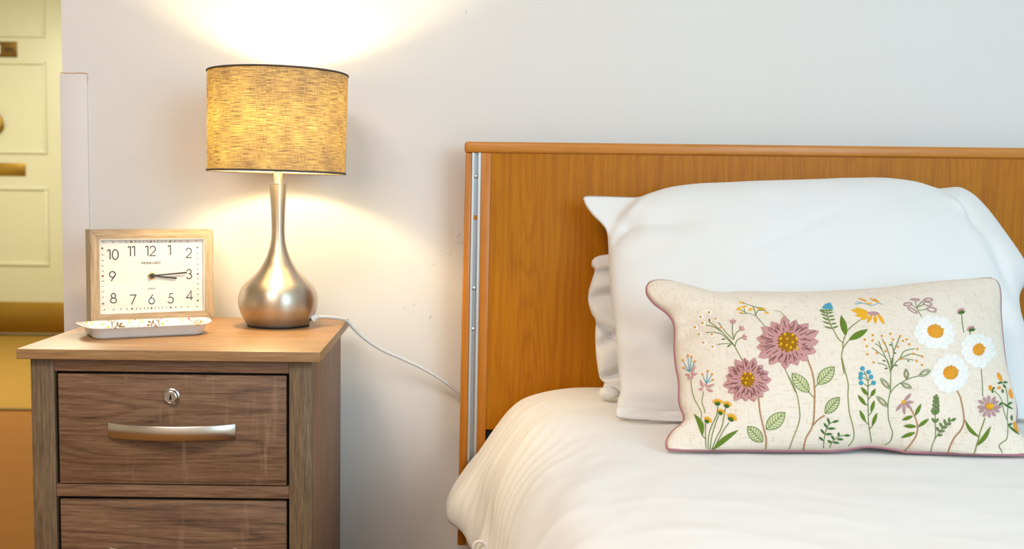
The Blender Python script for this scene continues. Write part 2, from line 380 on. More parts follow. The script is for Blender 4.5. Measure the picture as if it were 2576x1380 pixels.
# chipped paint flakes on the wall
mb = MB()
for cx, cy in ((1155, 592), (1157, 604), (1148, 606), (1040, 765), (1018, 775), (1110, 632), (1128, 640), (1095, 668), (1178, 30), (1085, 798)):
    c = at(cx, cy, YW - 0.0004)
    q = [c + Vector((random.uniform(-.006, .006), 0, random.uniform(-.006, .006))) for _ in range(4)]
    mb.add(tube_data(cat(q, 3), 0.0006, 4, flat=0.5))
mb.build('paint_flake', M['wall'], bpy.data.objects['wall_back'])
# the far corridor door with brass furniture
YD = 7.0
dp = lambda x, y: at(x, y, YD)
dr = struct(box('door_1', -3.36, -2.46, YD, YD + 0.045, 0.012, 2.30, M['door'], bev=0.003))
xr = dp(118, 300).x; xl = -3.24
def moulding(name, ya, yb):
    za = dp(110, ya).z; zb = dp(110, yb).z
    t = 0.022; bm = bmesh.new()
    for a in ((xl, xr, za - t, za), (xl, xr, zb, zb + t), (xl, xl + t, zb + t, za - t), (xr - t, xr, zb + t, za - t)): bm_box(bm, a[0], a[1], YD - 0.012, YD + 0.001, a[2], a[3], 0.004, 2)
    return bm_obj(name, bm, M['door'], dr)
for a, b in ((-60, 94), (154, 387), (470, 668), (688, 740)):
    if b < 680: moulding('panel_moulding', a, b)
def plate(name, x1, ya, yb, w, mat, th=0.008):
    return box(name, dp(x1, ya).x - w, dp(x1, ya).x, YD - th, YD, dp(30, yb).z, dp(30, ya).z, mat, dr, 0.003)
npl = plate('number_plate', 43, 105, 144, 0.26, M['brass_dark'])
npl['label'] = 'dark brass name plate'
c = dp(-3, 124); box('number_disc', c.x - 0.02, c.x + 0.014, YD - 0.011, YD - 0.008, c.z - 0.03, c.z + 0.03, M['white_plastic'], npl, 0.003)
for k in range(4):
    c = dp(14 + k * 6, 125); box('engraved_mark', c.x, c.x + 0.008, YD - 0.0095, YD - 0.008, c.z - 0.012, c.z + 0.012, M['gap'], npl)
lp = plate('letter_plate', 65, 410, 442, 0.27, M['brass']); lp['label'] = 'brass letter plate'
box('letter_flap', dp(58, 420).x - 0.235, dp(58, 420).x, YD - 0.012, YD - 0.006, dp(30, 437).z, dp(30, 414).z, M['brass'], lp, 0.002)
kn = [dp(x, y) - Vector((0, 0.02, 0)) for x, y in ((-22, 285), (-4, 290), (5, 305), (7, 318), (0, 328), (-14, 338), (-30, 342))]
v, f = tube_data(cat(kn, 6), 0.014, 8); obj('door_knocker', v, f, M['brass'], dr)
kp = dr and box('kick_plate', -3.34, -2.48, YD - 0.004, YD, 0.02, dp(75, 759).z, M['brass'], dr, 0.001); kp['label'] = 'brass kick plate'
bm = bmesh.new()
for a in ((-2.46, -2.40, 0, 2.36), (-3.36, -2.46, 2.30, 2.36)): bm_box(bm, a[0], a[1], YD - 0.03, YD + 0.05, a[2], a[3], 0.004)
struct(bm_obj('trim_3', bm, M['door']))
# ------------------------------------------------------------------ bedside cabinet
YF, YB = 1.66, 2.135
zt = at(422, 881, YF).z; xL = at(40, 890, YF).x; xR = at(806, 890, YF).x
YC = YF + 0.014
q = lambda x, y: at(x, y, YC)
sL = q(78, 1000).x; sR = q(785, 1000).x; tk = zt - at(422, 907, YF).z
cab = thing('bedside_cabinet', 'grey brown oak bedside cabinet with drawers standing left of the bed', 'cabinet', ((xL + xR) / 2, (YF + YB) / 2, 0))
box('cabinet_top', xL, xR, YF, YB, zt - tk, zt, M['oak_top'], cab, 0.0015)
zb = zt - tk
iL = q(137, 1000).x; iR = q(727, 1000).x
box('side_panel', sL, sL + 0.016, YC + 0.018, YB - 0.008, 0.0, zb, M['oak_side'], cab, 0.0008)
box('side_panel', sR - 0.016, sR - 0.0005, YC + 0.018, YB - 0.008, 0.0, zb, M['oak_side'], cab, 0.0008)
box('back_panel', sL + 0.016, sR - 0.016, YB - 0.016, YB - 0.010, 0.03, zb, M['oak_h'], cab)
box('stile', sL, iL, YC, YC + 0.018, 0, zb, M['oak_v'], cab, 0.0012)
box('stile', iR, sR, YC, YC + 0.018, 0, zb, M['oak_v'], cab, 0.0012)
def rail(ya, yb): box('rail', iL, iR, YC + 0.001, YC + 0.018, q(430, yb).z, q(430, ya).z, M['oak_h'], cab, 0.001)
z_d1t = q(430, 943).z; z_d1b = q(430, 1219).z
z_r1t = q(430, 1221).z; z_r1b = q(430, 1251).z; z_d2t = q(430, 1259).z; dh = z_d1t - z_d1b; pitch = z_d1t - z_d2t
rail(905, 936)
box('rail', iL, iR, YC + 0.001, YC + 0.018, z_r1b, z_r1t, M['oak_h'], cab, 0.001)
box('rail', iL, iR, YC + 0.001, YC + 0.018, z_r1b - pitch, z_r1t - pitch, M['oak_h'], cab, 0.001)
box('plinth', iL, iR, YC + 0.004, YC + 0.018, 0.0, z_d1b - 2 * pitch - 0.004, M['oak_h'], cab, 0.001)
box('drawer_gap_shade', sL + 0.017, sR - 0.017, YC + 0.019, YC + 0.026, 0.03, zb - 0.002, M['gap'], cab)  # added black sheet, its colour stands for the shade in the drawer gaps
dl = q(146, 1100).x; drr = q(720, 1100).x
hx0 = q(272, 1085).x; hx1 = q(592, 1085).x
for k in range(3):
    t0 = z_d1t - k * pitch
    d = box('drawer', dl, drr, YC + 0.003, YC + 0.018, t0 - dh, t0, M['oak_d1'] if k == 0 else M['oak_d2'], cab, 0.002)
    zc = q(430, 1083).z - k * pitch; hh = (q(430, 1062).z - q(430, 1100).z) / 2 * 0.92
    mbh = MB(); n = 28; outer = []
    for i in range(n + 1):
        t = i / n; x = hx0 + (hx1 - hx0) * t; y = YC + 0.004 - 0.004 - 0.024 * (math.sin(math.pi * t) ** 0.75) * 1.0
        outer.append((x, y))
    vs_ = []; fs = []
    for i, (x, y) in enumerate(outer):
        e = 1.0 + 0.10 * abs(2 * i / n - 1) ** 3
        for (dy, dz) in ((0.0010, hh * e), (0.0, hh * e * 0.86), (0, -hh * e * 0.86), (0.0010, -hh * e), (0.0045, -hh * e), (0.0045, hh * e)): vs_.append((x, y + dy, zc + dz))
    for i in range(n):
        for j in range(6):
            l = (j + 1) % 6; fs.append((i * 6 + j, i * 6 + l, (i + 1) * 6 + l, (i + 1) * 6 + j))
    fs += [tuple(range(6))[::-1], tuple(n * 6 + j for j in range(6))]
    mbh.add((vs_, fs)); mbh.build('handle', M['handle'], d, sharp=40, label='bowed satin nickel handle')
    if k == 0:
        c = q(431, 997); c.y = YC + 0.003
        v, f = lathe_data([(0.0125, 0), (0.0125, 0.0012), (0.0108, 0.002), (0.0108, 0.0075), (0.0100, 0.009), (0.0088, 0.0096), (0.0086, 0.0088), (0, 0.0088)], 40)
        v = [Vector((p.x, -p.z, p.y)) + c for p in v]
        lk = obj('lock', v, f, M['chrome'], d, sharp=30, label='round chrome key lock')
        bm = bmesh.new()
        bm_box(bm, c.x - 0.0011, c.x + 0.0011, c.y - 0.0094, c.y - 0.0086, c.z - 0.0042, c.z + 0.0040)
        bm_box(bm, c.x - 0.0019, c.x + 0.0016, c.y - 0.0095, c.y - 0.0086, c.z - 0.0030, c.z - 0.0002)
        bm_obj('keyhole', bm, M['gap'], d)
# ------------------------------------------------------------------ table lamp
LY = 2.005
def lz(y): return at(700, y, LY).z
lb = at_z(700, 821, zt); lx = at(700, 700, LY).x
mm = LY / F * 1.0
lamp = thing('table_lamp', 'brushed nickel gourd table lamp, lit, with grey linen drum shade on the cabinet', 'lamp', (lx, LY, zt))
k_ = (LY) / F
zs = lambda y: lz(y)
z0 = zt
prof_px = [(0, 822), (78, 822), (81, 818), (87, 808), (93, 795), (98, 780), (100, 763), (98.5, 748), (93.5, 733), (84, 719), (68.5, 704), (55, 690), (43, 675), (34, 658), (27.7, 644), (22.5, 628), (18.9, 612), (17.2, 596), (16.7, 580), (17.0, 560), (18.0, 530), (19.5, 500), (21.2, 475), (22, 464)]
sz = (zs(463) - zt - 0.004) / (822 - 463)
body = [(r * k_, zt + 0.004 + (822 - y) * sz) for r, y in prof_px[1:]]
pr = cat([(r, z, 0) for r, z in body], 4); pr = [(p.x, p.y) for p in pr]
v, f = lathe_data([(0.05, zt + 0.004)] + pr + [(0.008, pr[-1][1])], 96, (lx, LY, 0)); obj('lamp_body', v, f, M['nickel'], lamp, sharp=40)
v, f = lathe_data([(0.054, zt + 0.0003), (0.0575, zt + 0.0008), (0.0578, zt + 0.0035), (0.055, zt + 0.0045)], 64, (lx, LY, 0)); obj('base_pad', v, f, M['black'], lamp, label='black base pad')
zn = pr[-1][1]
v, f = lathe_data([(0.0158, zn - 0.0005), (0.0166, zn + 0.0004), (0.0166, zn + 0.0016), (0.010, zn + 0.002)], 48, (lx, LY, 0)); obj('neck_ring', v, f, M['chrome'], lamp, sharp=30)
v, f = lathe_data([(0.0082, zn + 0.001), (0.0082, zs(392)), (0.0165, zs(390)), (0.0165, zs(352)), (0.012, zs(350))], 40, (lx, LY, 0)); obj('lamp_stem', v, f, M['nickel'], lamp, sharp=30)
bz = zs(322)
bm = bmesh.new(); bmesh.ops.create_icosphere(bm, subdivisions=3, radius=0.030)
for v_ in bm.verts:
    if v_.co.z < 0: s = 1 + v_.co.z * 9; v_.co.x *= s; v_.co.y *= s
    v_.co += Vector((lx - 0.008, LY - 0.022, bz))
bm_obj('bulb', bm, M['bulb'], lamp, sharp=None, label='warm glowing bulb')
sr = 171.5 * k_ * 0.997; zt2 = zs(186); zb2 = zs(432.5); TL = Matrix.Translation((lx - 0.001, LY, (zt2 + zb2) / 2)) @ Matrix.Rotation(R(0.9), 4, 'Y') @ Matrix.Translation((0, 0, -(zt2 + zb2) / 2))
seg = 128; vs_ = []; fs = []
for z in [zb2 + (zt2 - zb2) * i / 10 for i in range(11)]:
    for k in range(seg):
        a = 2 * math.pi * k / seg; rr_ = sr * (1.0 + 0.012 * (z - zb2) / (zt2 - zb2)); vs_.append(TL @ Vector((math.cos(a) * rr_, math.sin(a) * rr_, z)))
for i in range(10):
    for k in range(seg):
        l = (k + 1) % seg; fs.append((i * seg + k, i * seg + l, (i + 1) * seg + l, (i + 1) * seg + k))
sh = obj('lamp_shade', vs_, fs, M['shade'], lamp, label='grey linen drum shade lit from inside')
for z, rr_ in ((zb2, sr), (zt2, sr * 1.012)):
    ring = [TL @ Vector((math.cos(2 * math.pi * k / 96) * rr_, math.sin(2 * math.pi * k / 96) * rr_, z)) for k in range(96)]
    v, f = tube_data(ring, 0.0018, 8, True); obj('shade_trim', v, f, M['trim'], sh)
zr = zb2 + 0.02
mb = MB()
mb.add(tube_data([TL @ Vector((math.cos(2 * math.pi * k / 32) * 0.02, math.sin(2 * math.pi * k / 32) * 0.02, zr)) for k in range(32)], 0.0013, 6, True))
for a in (20, 140, 260):
    ca, sa = math.cos(R(a)), math.sin(R(a))
    mb.add(tube_data(cat([TL @ Vector((ca * r, sa * r, z)) for r, z in ((0.02, zr), (0.06, zr), (0.10, zb2 + 0.012), (sr - 0.002, zb2 + 0.004))], 4), 0.0012, 6))
mb.build('shade_fitter', M['chrome'], sh)
zc_ = zt + 0.0036
cp = [at(786, 801, LY - 0.012), at(799, 797, LY - 0.01), at(815, 796.5, LY), at(838, 799, 2.03), at(869, 806, 2.066), at(890, 826, 2.085), at(920, 853, 2.10), at(960, 879, 2.115), at(1005, 899, 2.13), at(1050, 919, 2.14), at(1095, 944, 2.15), at(1130, 968, 2.16), at(1155, 992, 2.165), at(1172, 1030, 2.17), at(1180, 1100, 2.175)]
for i in (2, 3, 4):
    if cp[i].z < zc_ + 0.0012: cp[i].z = zc_ + 0.0012
v, f = tube_data(cat(cp, 6), 0.0033, 10); obj('power_cord', v, f, M['white_plastic'], lamp, label='white power cord')
bp = [at(783, 803, LY - 0.013), at(793, 798, LY - 0.011), at(800, 797, LY - 0.009)]
v, f = tube_data(cat(bp, 4), [0.0085, 0.0085, 0.0083, 0.008, 0.0062, 0.0055, 0.005, 0.0046, 0.0043], 14); obj('cord_grommet', v, f, M['white_plastic'], lamp)
# ------------------------------------------------------------------ clock
A = at_z(229, 813, zt); ca = R(28.5)
du = Vector((math.cos(ca), math.sin(ca), 0)); dB = ray(538, 805)
cw = (A.y * dB.x - A.x * dB.y) / (du.x * dB.y - du.y * dB.x); B = A + du * cw
ch = at(233, 578, A.y).z - zt
clock = thing('mantel_clock', 'limed wood rectangular clock reading quarter past three behind the floral tray', 'clock', (A + B) / 2, ca)
CM = Matrix.Translation((A + B) / 2) @ Matrix.Rotation(ca, 4, 'Z')
hw = cw / 2; dpth = 0.044; fb = 0.0175
def mitre(name, corners, mat):
    """one frame bar: outer/inner quad in (x,z) with a sloped front"""
    o0, o1, i1, i0 = corners
    vs_ = [(o0[0], 0, o0[1]), (o1[0], 0, o1[1]), (i1[0], 0.0015, i1[1]), (i0[0], 0.0015, i0[1]),
           (o0[0], dpth, o0[1]), (o1[0], dpth, o1[1]), (i1[0], dpth, i1[1]), (i0[0], dpth, i0[1])]
    fs = [(0, 1, 2, 3), (7, 6, 5, 4), (0, 4, 5, 1), (2, 6, 7, 3), (1, 5, 6, 2), (3, 7, 4, 0)]
    bm = bmesh.new(); bv = [bm.verts.new(p) for p in vs_]
    for q_ in fs: bm.faces.new([bv[i] for i in q_])
    bmesh.ops.recalc_face_normals(bm, faces=bm.faces)
    bmesh.ops.bevel(bm, geom=list(bm.edges), offset=0.0006, segments=2, affect='EDGES')
    return bm_obj(name, bm, mat, clock, False, True, 30)
X0, X1, Z0, Z1 = -hw, hw, 0.0, ch
mitre('frame_bar', ((X0, Z1), (X1, Z1), (X1 - fb, Z1 - fb), (X0 + fb, Z1 - fb)), M['clock_h'])
mitre('frame_bar', ((X0, Z0), (X1, Z0), (X1 - fb, Z0 + fb * 0.9), (X0 + fb, Z0 + fb * 0.9)), M['clock_h'])
mitre('frame_bar', ((X0, Z0), (X0, Z1), (X0 + fb, Z1 - fb), (X0 + fb, Z0 + fb * 0.9)), M['clock_v'])
mitre('frame_bar', ((X1, Z0), (X1, Z1), (X1 - fb, Z1 - fb), (X1 - fb, Z0 + fb * 0.9)), M['clock_v'])
YDl = 0.0085
dx0, dx1, dz0, dz1 = X0 + fb, X1 - fb, Z0 + fb * 0.9, Z1 - fb
box('dial', dx0, dx1, YDl, YDl + 0.003, dz0, dz1, M['paper'], clock, world=False)
box('back_cover', X0 + 0.008, X1 - 0.008, dpth - 0.006, dpth - 0.001, Z0 + 0.008, Z1 - 0.008, M['black'], clock, world=False)
bm = bmesh.new(); lt = 0.0012
for a in ((dx0, dx0 + lt, dz0, dz1), (dx1 - lt, dx1, dz0, dz1), (dx0 + lt, dx1 - lt, dz0, dz0 + lt), (dx0 + lt, dx1 - lt, dz1 - lt, dz1)): bm_box(bm, a[0], a[1], 0.0018, YDl, a[2], a[3])
bm_obj('frame_lining', bm, M['frame_in'], clock, False)
box('glass_pane', dx0 + lt, dx1 - lt, 0.0018, 0.0026, dz0 + lt, dz1 - lt, M['glass'], clock, world=False)
dn = CM.to_3x3() @ Vector((0, -1, 0)); dpt = CM @ Vector((0, YDl, 0)); CI = CM.inverted()
def dial(cx, cy):                           # crop pixel of the clock close-up -> dial plane
    p = CI @ on_plane(180 + cx * 0.24631, 540 + cy * 0.24631, dpt, dn); return (p.x, p.z)
def arc(cx, cy, rx, ry, a0, a1, n=16): return [(cx + rx * math.cos(R(a0 + (a1 - a0) * i / n)), cy + ry * math.sin(R(a0 + (a1 - a0) * i / n))) for i in range(n + 1)]
G = {'0': [arc(.34, .5, .30, .5, 0, 360, 28)], '1': [[(0.0, .84), (.06, .99), (.24, .99), (.24, 0)]],
     '2': [arc(.31, .70, .28, .30, 175, -38, 18) + [(.02, 0.0), (.62, 0.0)]],
     '3': [arc(.28, .75, .23, .25, 165, -90, 16) + arc(.28, .26, .28, .26, 90, -165, 18)],
     '4': [[(.70, .25), (0, .25), (.50, 1.0), (.50, 0)]],
     '5': [[(.58, 1), (.22, 1), (.12, .54)] + arc(.28, .32, .32, .32, 118, -150, 20)],
     '6': [[(.44, 1), (.06, .44)], arc(.31, .30, .30, .30, 0, 360, 26)],
     '7': [[(0, 1), (.62, 1), (.16, 0)]], '8': [arc(.30, .75, .22, .245, 0, 360, 22), arc(.30, .26, .30, .26, 0, 360, 24)],
     '9': [[(.17, 0), (.56, .58)], arc(.31, .70, .30, .30, 0, 360, 26)],
     'T': [[(0, 1), (.5, 1)], [(.25, 1), (.25, 0)]], 'H': [[(0, 0), (0, 1)], [(.6, 0), (.6, 1)], [(0, .52), (.6, .52)]], 'O': [arc(.5, .5, .5, .5, 0, 360, 24)],
     'M': [[(0, 0), (.14, 1), (.45, .2), (.76, 1), (.9, 0)]], 'A': [[(0, 0), (.36, 1), (.72, 0)], [(.13, .35), (.59, .35)]],
     'S': [arc(.25, .75, .21, .25, 50, 270, 12) + arc(.25, .25, .25, .25, 90, -140, 12)], 'K': [[(0, 0), (0, 1)], [(.5, 1), (.02, .48), (.56, 0)]],
     'E': [[(.45, 1), (0, 1), (0, 0), (.45, 0)], [(0, .52), (.42, .52)]], 'N': [[(0, 0), (0, 1), (.66, 0), (.66, 1)]],
     'L': [[(0, 1), (0, 0), (.4, 0)]], 'D': [[(0, 0), (0, 1), (.2, 1)] + arc(.2, .5, .45, .5, 90, -90, 14) + [(0, 0)]], ' ': []}
GW = {'0': .68, '1': .26, ' ': .25}
def ribbon(pts, w, y):
    P = [Vector((p[0], p[1])) for p in pts]; vs_ = []; fs = []; n = len(P)
    cl = (P[0] - P[-1]).length < 1e-6
    for i in range(n):
        a = (P[i] - P[i - 1]) if i > 0 else ((P[0] - P[-2]) if cl else (P[1] - P[0]))
        b = (P[i + 1] - P[i]) if i < n - 1 else ((P[1] - P[0]) if cl else (P[-1] - P[-2]))
        a.normalize(); b.normalize(); na = Vector((-a.y, a.x)); nb = Vector((-b.y, b.x)); m = na + nb
        m = m.normalized() if m.length > 1e-4 else na; s = min(1 / max(m.dot(na), 0.35), 2.2) * w / 2
        for sg in (1, -1): vs_.append((P[i].x + m.x * s * sg, y, P[i].y + m.y * s * sg))
    for i in range(n - 1): fs.append((2 * i, 2 * i + 1, 2 * i + 3, 2 * i + 2))
    return vs_, fs
def write(mb, txt, cx, cz, h, sw, y, track=0.14):
    tot = 0; xs = []
    for ch_ in txt:
        xs.append(tot); w = GW.get(ch_) or max(p[0] for g in G[ch_] for p in g); tot += w + track
    tot -= track
    for ch_, x in zip(txt, xs):
        for g in G[ch_]: mb.add(ribbon([(cx + (x - tot / 2 + p[0]) * h, cz + (p[1] - 0.5) * h) for p in g], sw, y))
yp = YDl - 0.0004
for t_, cx, cy in (('10', 425, 406), ('11', 612, 372), ('12', 808, 368), ('1', 1000, 362), ('2', 1197, 388), ('3', 1200, 604), ('4', 1206, 822), ('5', 1011, 852), ('6', 818, 860), ('7', 627, 866), ('8', 428, 850), ('9', 417, 628)):
    mb = MB(); x, z = dial(cx, cy); write(mb, t_, x, z, 0.0183, 0.0019, yp, 0.17); mb.build('numeral', M['ink'], clock, False, False)
mb = MB(); x, z = dial(810, 490); write(mb, 'THOMAS KENT', x, z, 0.0043, 0.0007, yp, 0.2); mb.build('dial_lettering', M['ink'], clock, False, False)
mb = MB(); x, z = dial(815, 753); write(mb, 'LONDON', x, z, 0.0027, 0.00038, yp, 0.2); mb.build('dial_lettering', M['ink'], clock, False, False)
ccx, ccz = dial(818, 620)
mb = MB(); tx = (dial(1288, 600)[0] - dial(318, 628)[0]) / 2; tz = (dial(805, 274)[1] - dial(820, 952)[1]) / 2
tcx = (dial(1288, 600)[0] + dial(318, 628)[0]) / 2; tcz = (dial(805, 274)[1] + dial(820, 952)[1]) / 2
for mi in range(60):
    a = R(90 - mi * 6); dx, dz = math.cos(a), math.sin(a)
    s = min(tx / max(abs(dx), 1e-6), tz / max(abs(dz), 1e-6))
    px_, pz_ = tcx + dx * s, tcz + dz * s
    big = mi % 5 == 0; ln = 0.0017 if big else 0.0022
    mb.add(ribbon([(px_ - dx * ln, pz_ - dz * ln), (px_ + dx * ln, pz_ + dz * ln)], 0.0032 if big else 0.00095, yp), (1 if mi % 15 == 0 else 2) if big else 0)
mb.build('minute_marks', [M['ink'], M['red'], M['olive']], clock, False, False)
def disc(name, r, y0, y1, mat):
    v, f = lathe_data([(r, 0), (r, (y0 - y1) * 0.7), (r * 0.85, y0 - y1)], 32); obj(name, [(p.x + ccx, y0 - p.z, p.y + ccz) for p in v], f, mat, clock, False, True, None, 30)
disc('spindle_collar', 0.0072, YDl, YDl - 0.002, M['gold'])
disc('spindle', 0.0046, YDl - 0.002, YDl - 0.0050, M['ink'])
for nm, (ex, ez), w, y in (('minute_hand', dial(1172, 587), 0.0026, YDl - 0.0046), ('hour_hand', dial(1070, 646), 0.0029, YDl - 0.0034)):
    d = Vector((ex - ccx, ez - ccz)); L = d.length; d.normalize(); nn = Vector((-d.y, d.x)); vs_ = []
    for s, hw_ in ((0.002, 0.0012), (L, w * 0.55)):
        for sg in (1, -1):
            for yy in (y, y + 0.0007): p = Vector((ccx, ccz)) + d * s + nn * hw_ * sg; vs_.append((p.x, yy, p.y))
    obj(nm, vs_, [(0, 2, 6, 4), (1, 5, 7, 3), (0, 4, 5, 1), (2, 3, 7, 6), (4, 6, 7, 5), (0, 1, 3, 2)], M['ink'], clock, False, False)
# ------------------------------------------------------------------ decorated tray
A2 = at_z(240, 854, zt); B2 = at_z(512, 841, zt); tl = (B2 - A2).length; ta = math.atan2(B2.y - A2.y, B2.x - A2.x)
TD = 0.094
tc_ = (A2 + B2) / 2 + Vector((-math.sin(ta), math.cos(ta), 0)) * TD / 2
tray = thing('trinket_tray', 'small white tray printed with yellow and peach flowers in front of the clock', 'tray', tc_, ta)
TM = Matrix.Translation(tc_) @ Matrix.Rotation(ta, 4, 'Z')
def rrect(hx, hy, r, z, n=8, tab=0.0, per=10):
    P = []
    for cx, cy, a0 in ((hx - r, hy - r, 0), (-hx + r, hy - r, 90), (-hx + r, -hy + r, 180), (hx - r, -hy + r, 270)):
        for i in range(n + 1): a = R(a0 + 90 * i / n); P.append([cx + r * math.cos(a), cy + r * math.sin(a), z])
    out = []
    m = len(P)
    for i in range(m):
        a, b = P[i], P[(i + 1) % m]; out.append(a)
        if (i + 1) % (n + 1) == 0:
            for k in range(1, per): t = k / per; out.append([a[0] + (b[0] - a[0]) * t, a[1] + (b[1] - a[1]) * t, z])
    for p in out:
        if tab and abs(p[0]) > hx * 0.6:
            w = math.cos(min(abs(p[1]) / (hy * 0.8), 1) * math.pi / 2) ** 0.7
            e = (abs(p[0]) - hx * 0.6) / (hx * 0.4)
            p[0] += math.copysign(tab * w * e * (1 + 0.12 * math.cos(p[1] * 420)), p[0]); p[2] += 0.0035 * w * e
    return out
hl = tl / 2; hd = TD / 2; rings = [rrect(hl - .004, hd - .004, .014, 0.0), rrect(hl, hd, .016, .0006), rrect(hl + .003, hd + .003, .018, .004), rrect(hl + .007, hd + .007, .02, .0165),
        rrect(hl + .010, hd + .010, .022, .0185, tab=.013), rrect(hl + .0105, hd + .0105, .022, .0196, tab=.013), rrect(hl + .0095, hd + .0095, .022, .0200, tab=.012), rrect(hl + .006, hd + .006, .019, .0180, tab=.002), rrect(hl + .001, hd + .001, .017, .0050), rrect(hl - .003, hd - .003, .014, .0025)]
nr = len(rings[0]); tv = [TM @ Vector(p) for r_ in rings for p in r_]; tf = []
for i in range(len(rings) - 1):
    for k in range(nr): l = (k + 1) % nr; tf.append((i * nr + k, i * nr + l, (i + 1) * nr + l, (i + 1) * nr + k))
tf.append(tuple(range(nr))[::-1]); tf.append(tuple((len(rings) - 1) * nr + k for k in range(nr)))
tb = obj('tray_body', tv, tf, M['melamine'], tray)
# ------------------------------------------------------------------ surface drawing tools
class Surf:
    def __init__(s, v, f): s.t = BVHTree.FromPolygons([Vector(p) for p in v], [tuple(x) for x in f]); s.last = None
    def c(s, px, py):
        d = ray(px, py); h = s.t.ray_cast(EYE, d)
        if h[0] is None:
            n0 = s.t.find_nearest(EYE + d * (s.last if s.last else 1.7)); p, n = n0[0], n0[1]
        else: p, n = h[0], h[1]; s.last = h[3]
        if n.dot(d) > 0: n = -n
        return p, n
def stroke(S, pts, w, lift=0.0002, n=5, seg=5, flat=0.7):
    P = []; Nn = []
    for q_ in cat([(a, b, 0) for a, b in pts], n):
        p, nn = S.c(q_.x, q_.y); P.append(p + nn * lift); Nn.append(nn)
    return tube_data(P, w / 2, seg, False, flat, Nn)
def leaf(S, a, b, w, rows=6, lift=0.0012, bend=0.0, pw=0.75, skew=0.9, base=0.12):
    a = Vector((a[0], a[1])); b = Vector((b[0], b[1])); d = b - a; nn = Vector((-d.y, d.x)).normalized(); L = d.length
    vs_ = []; fs = []
    for i in range(rows + 1):
        t = i / rows; hw_ = w / 2 * max(math.sin(math.pi * t ** skew), 0.0) ** pw
        if i == 0: hw_ = w * base
        if i == rows: hw_ = w * 0.03
        c = a + d * t + nn * bend * L * math.sin(math.pi * t)
        for s, lf in ((-1, 0.0002), (-.5, lift * .8), (0, lift), (.5, lift * .8), (1, 0.0002)):
            p, nm = S.c(c.x + nn.x * hw_ * s, c.y + nn.y * hw_ * s); vs_.append(p + nm * lf)
    for i in range(rows):
        for k in range(4): fs.append((i * 5 + k, i * 5 + k + 1, (i + 1) * 5 + k + 1, (i + 1) * 5 + k))
    return vs_, fs
def dome(S, cx, cy, rx, ry=None, lift=0.0016, n=14, rot=0.0):
    ry = ry or rx; vs_ = []; fs = []
    p0_, n0_ = S.c(cx, cy); vs_.append(p0_ + n0_ * lift)
    for k_r, lf in ((0.55, 0.85), (0.9, 0.45), (1.0, 0.08)):
        for i in range(n):
            a = 2 * math.pi * i / n; x = rx * k_r * math.cos(a); y = ry * k_r * math.sin(a)
            p, nm = S.c(cx + x * math.cos(rot) - y * math.sin(rot), cy + x * math.sin(rot) + y * math.cos(rot)); vs_.append(p + nm * lift * lf)
    for i in range(n):
        l = (i + 1) % n; fs.append((0, 1 + i, 1 + l))
        for r_ in range(2): o = 1 + r_ * n; fs.append((o + i, o + n + i, o + n + l, o + l))
    return vs_, fs
TS = Surf(tv, tf)
tp = lambda x, y: (180 + x * 0.14752, 780 + y * 0.14754)
for nm, c in dict(t_brown=(138, 104, 40), t_peach=(250, 214, 178), t_yellow=(246, 196, 60), t_grey=(168, 164, 168), t_red=(220, 110, 70), t_orange=(242, 180, 80)).items(): M[nm] = plain('print_' + nm[2:], hexc(*c), 0.25)
def tleaf(a, b, w): return leaf(TS, tp(*a), tp(*b), w * 0.1475, 4, 0.0003)
def tst(pts, w): return stroke(TS, [tp(*p) for p in pts], w * 0.00011, 0.0, 4, 4, 0.3)
mb = MB()
for pts in ([(690, 320), (690, 230), (640, 180), (580, 168)], [(690, 235), (720, 195), (775, 180)], [(686, 200), (680, 160)], [(720, 300), (790, 260), (880, 280)], [(1500, 270), (1480, 200), (1440, 160), (1390, 145)], [(1480, 200), (1500, 160), (1530, 128)], [(1470, 180), (1465, 130)], [(1470, 270), (1400, 220), (1320, 200)], [(1085, 180), (1080, 150), (1065, 140)], [(1085, 165), (1100, 142)], [(1050, 262), (1060, 290)], [(1145, 258), (1140, 290)]): mb.add(tst(pts, 11))
for a, b in (((780, 260), (785, 195)), ((815, 262), (865, 205)), ((800, 265), (860, 300)), ((855, 268), (920, 295)), ((770, 300), (722, 300)), ((1345, 212), (1305, 180)), ((1395, 220), (1385, 165)), ((1330, 240), (1280, 272)), ((1375, 232), (1345, 275)), ((1400, 265), (1465, 270))): mb.add(tleaf(a, b, 34))
mb.build('printed_sprig', M['t_brown'], tb)
for c in ((985, 192), (1182, 182), (335, 215), (1845, 140), (1895, 150)):
    x, y = tp(*c); MB().add(dome(TS, x, y, 6.2, 5.6, 0.0003, 12)).build('printed_blossom', M['t_peach'], tb)
for c, r_, mn in (((530, 238), 18, 't_yellow'), ((625, 295), 28, 't_yellow'), ((1550, 230), 26, 't_yellow'), ((1632, 178), 16, 't_yellow'), ((2205, 195), 24, 't_yellow'), ((250, 205), 22, 't_yellow'), ((1000, 300), 10, 't_yellow'), ((1240, 290), 10, 't_yellow'), ((2140, 240), 27, 't_orange'), ((2180, 240), 27, 't_orange'), ((2000, 140), 20, 't_red')):
    x, y = tp(*c); MB().add(dome(TS, x, y, r_ * .1475, r_ * .135, 0.0003, 10)).build('printed_bud', M[mn], tb)
mb = MB()
for pts in ([(1900, 260), (1885, 210), (1870, 170)], [(1860, 260), (1800, 230)], [(1945, 265), (1945, 235)], [(2060, 190), (2030, 165), (2000, 150)], [(2050, 240), (2120, 180), (2240, 140)], [(2070, 250), (2150, 170), (2280, 150)], [(2100, 250), (2160, 190), (2320, 160)], [(2230, 250), (2330, 245)]): mb.add(tst(pts, 8))
mb.build('printed_grass', M['t_grey'], tb)
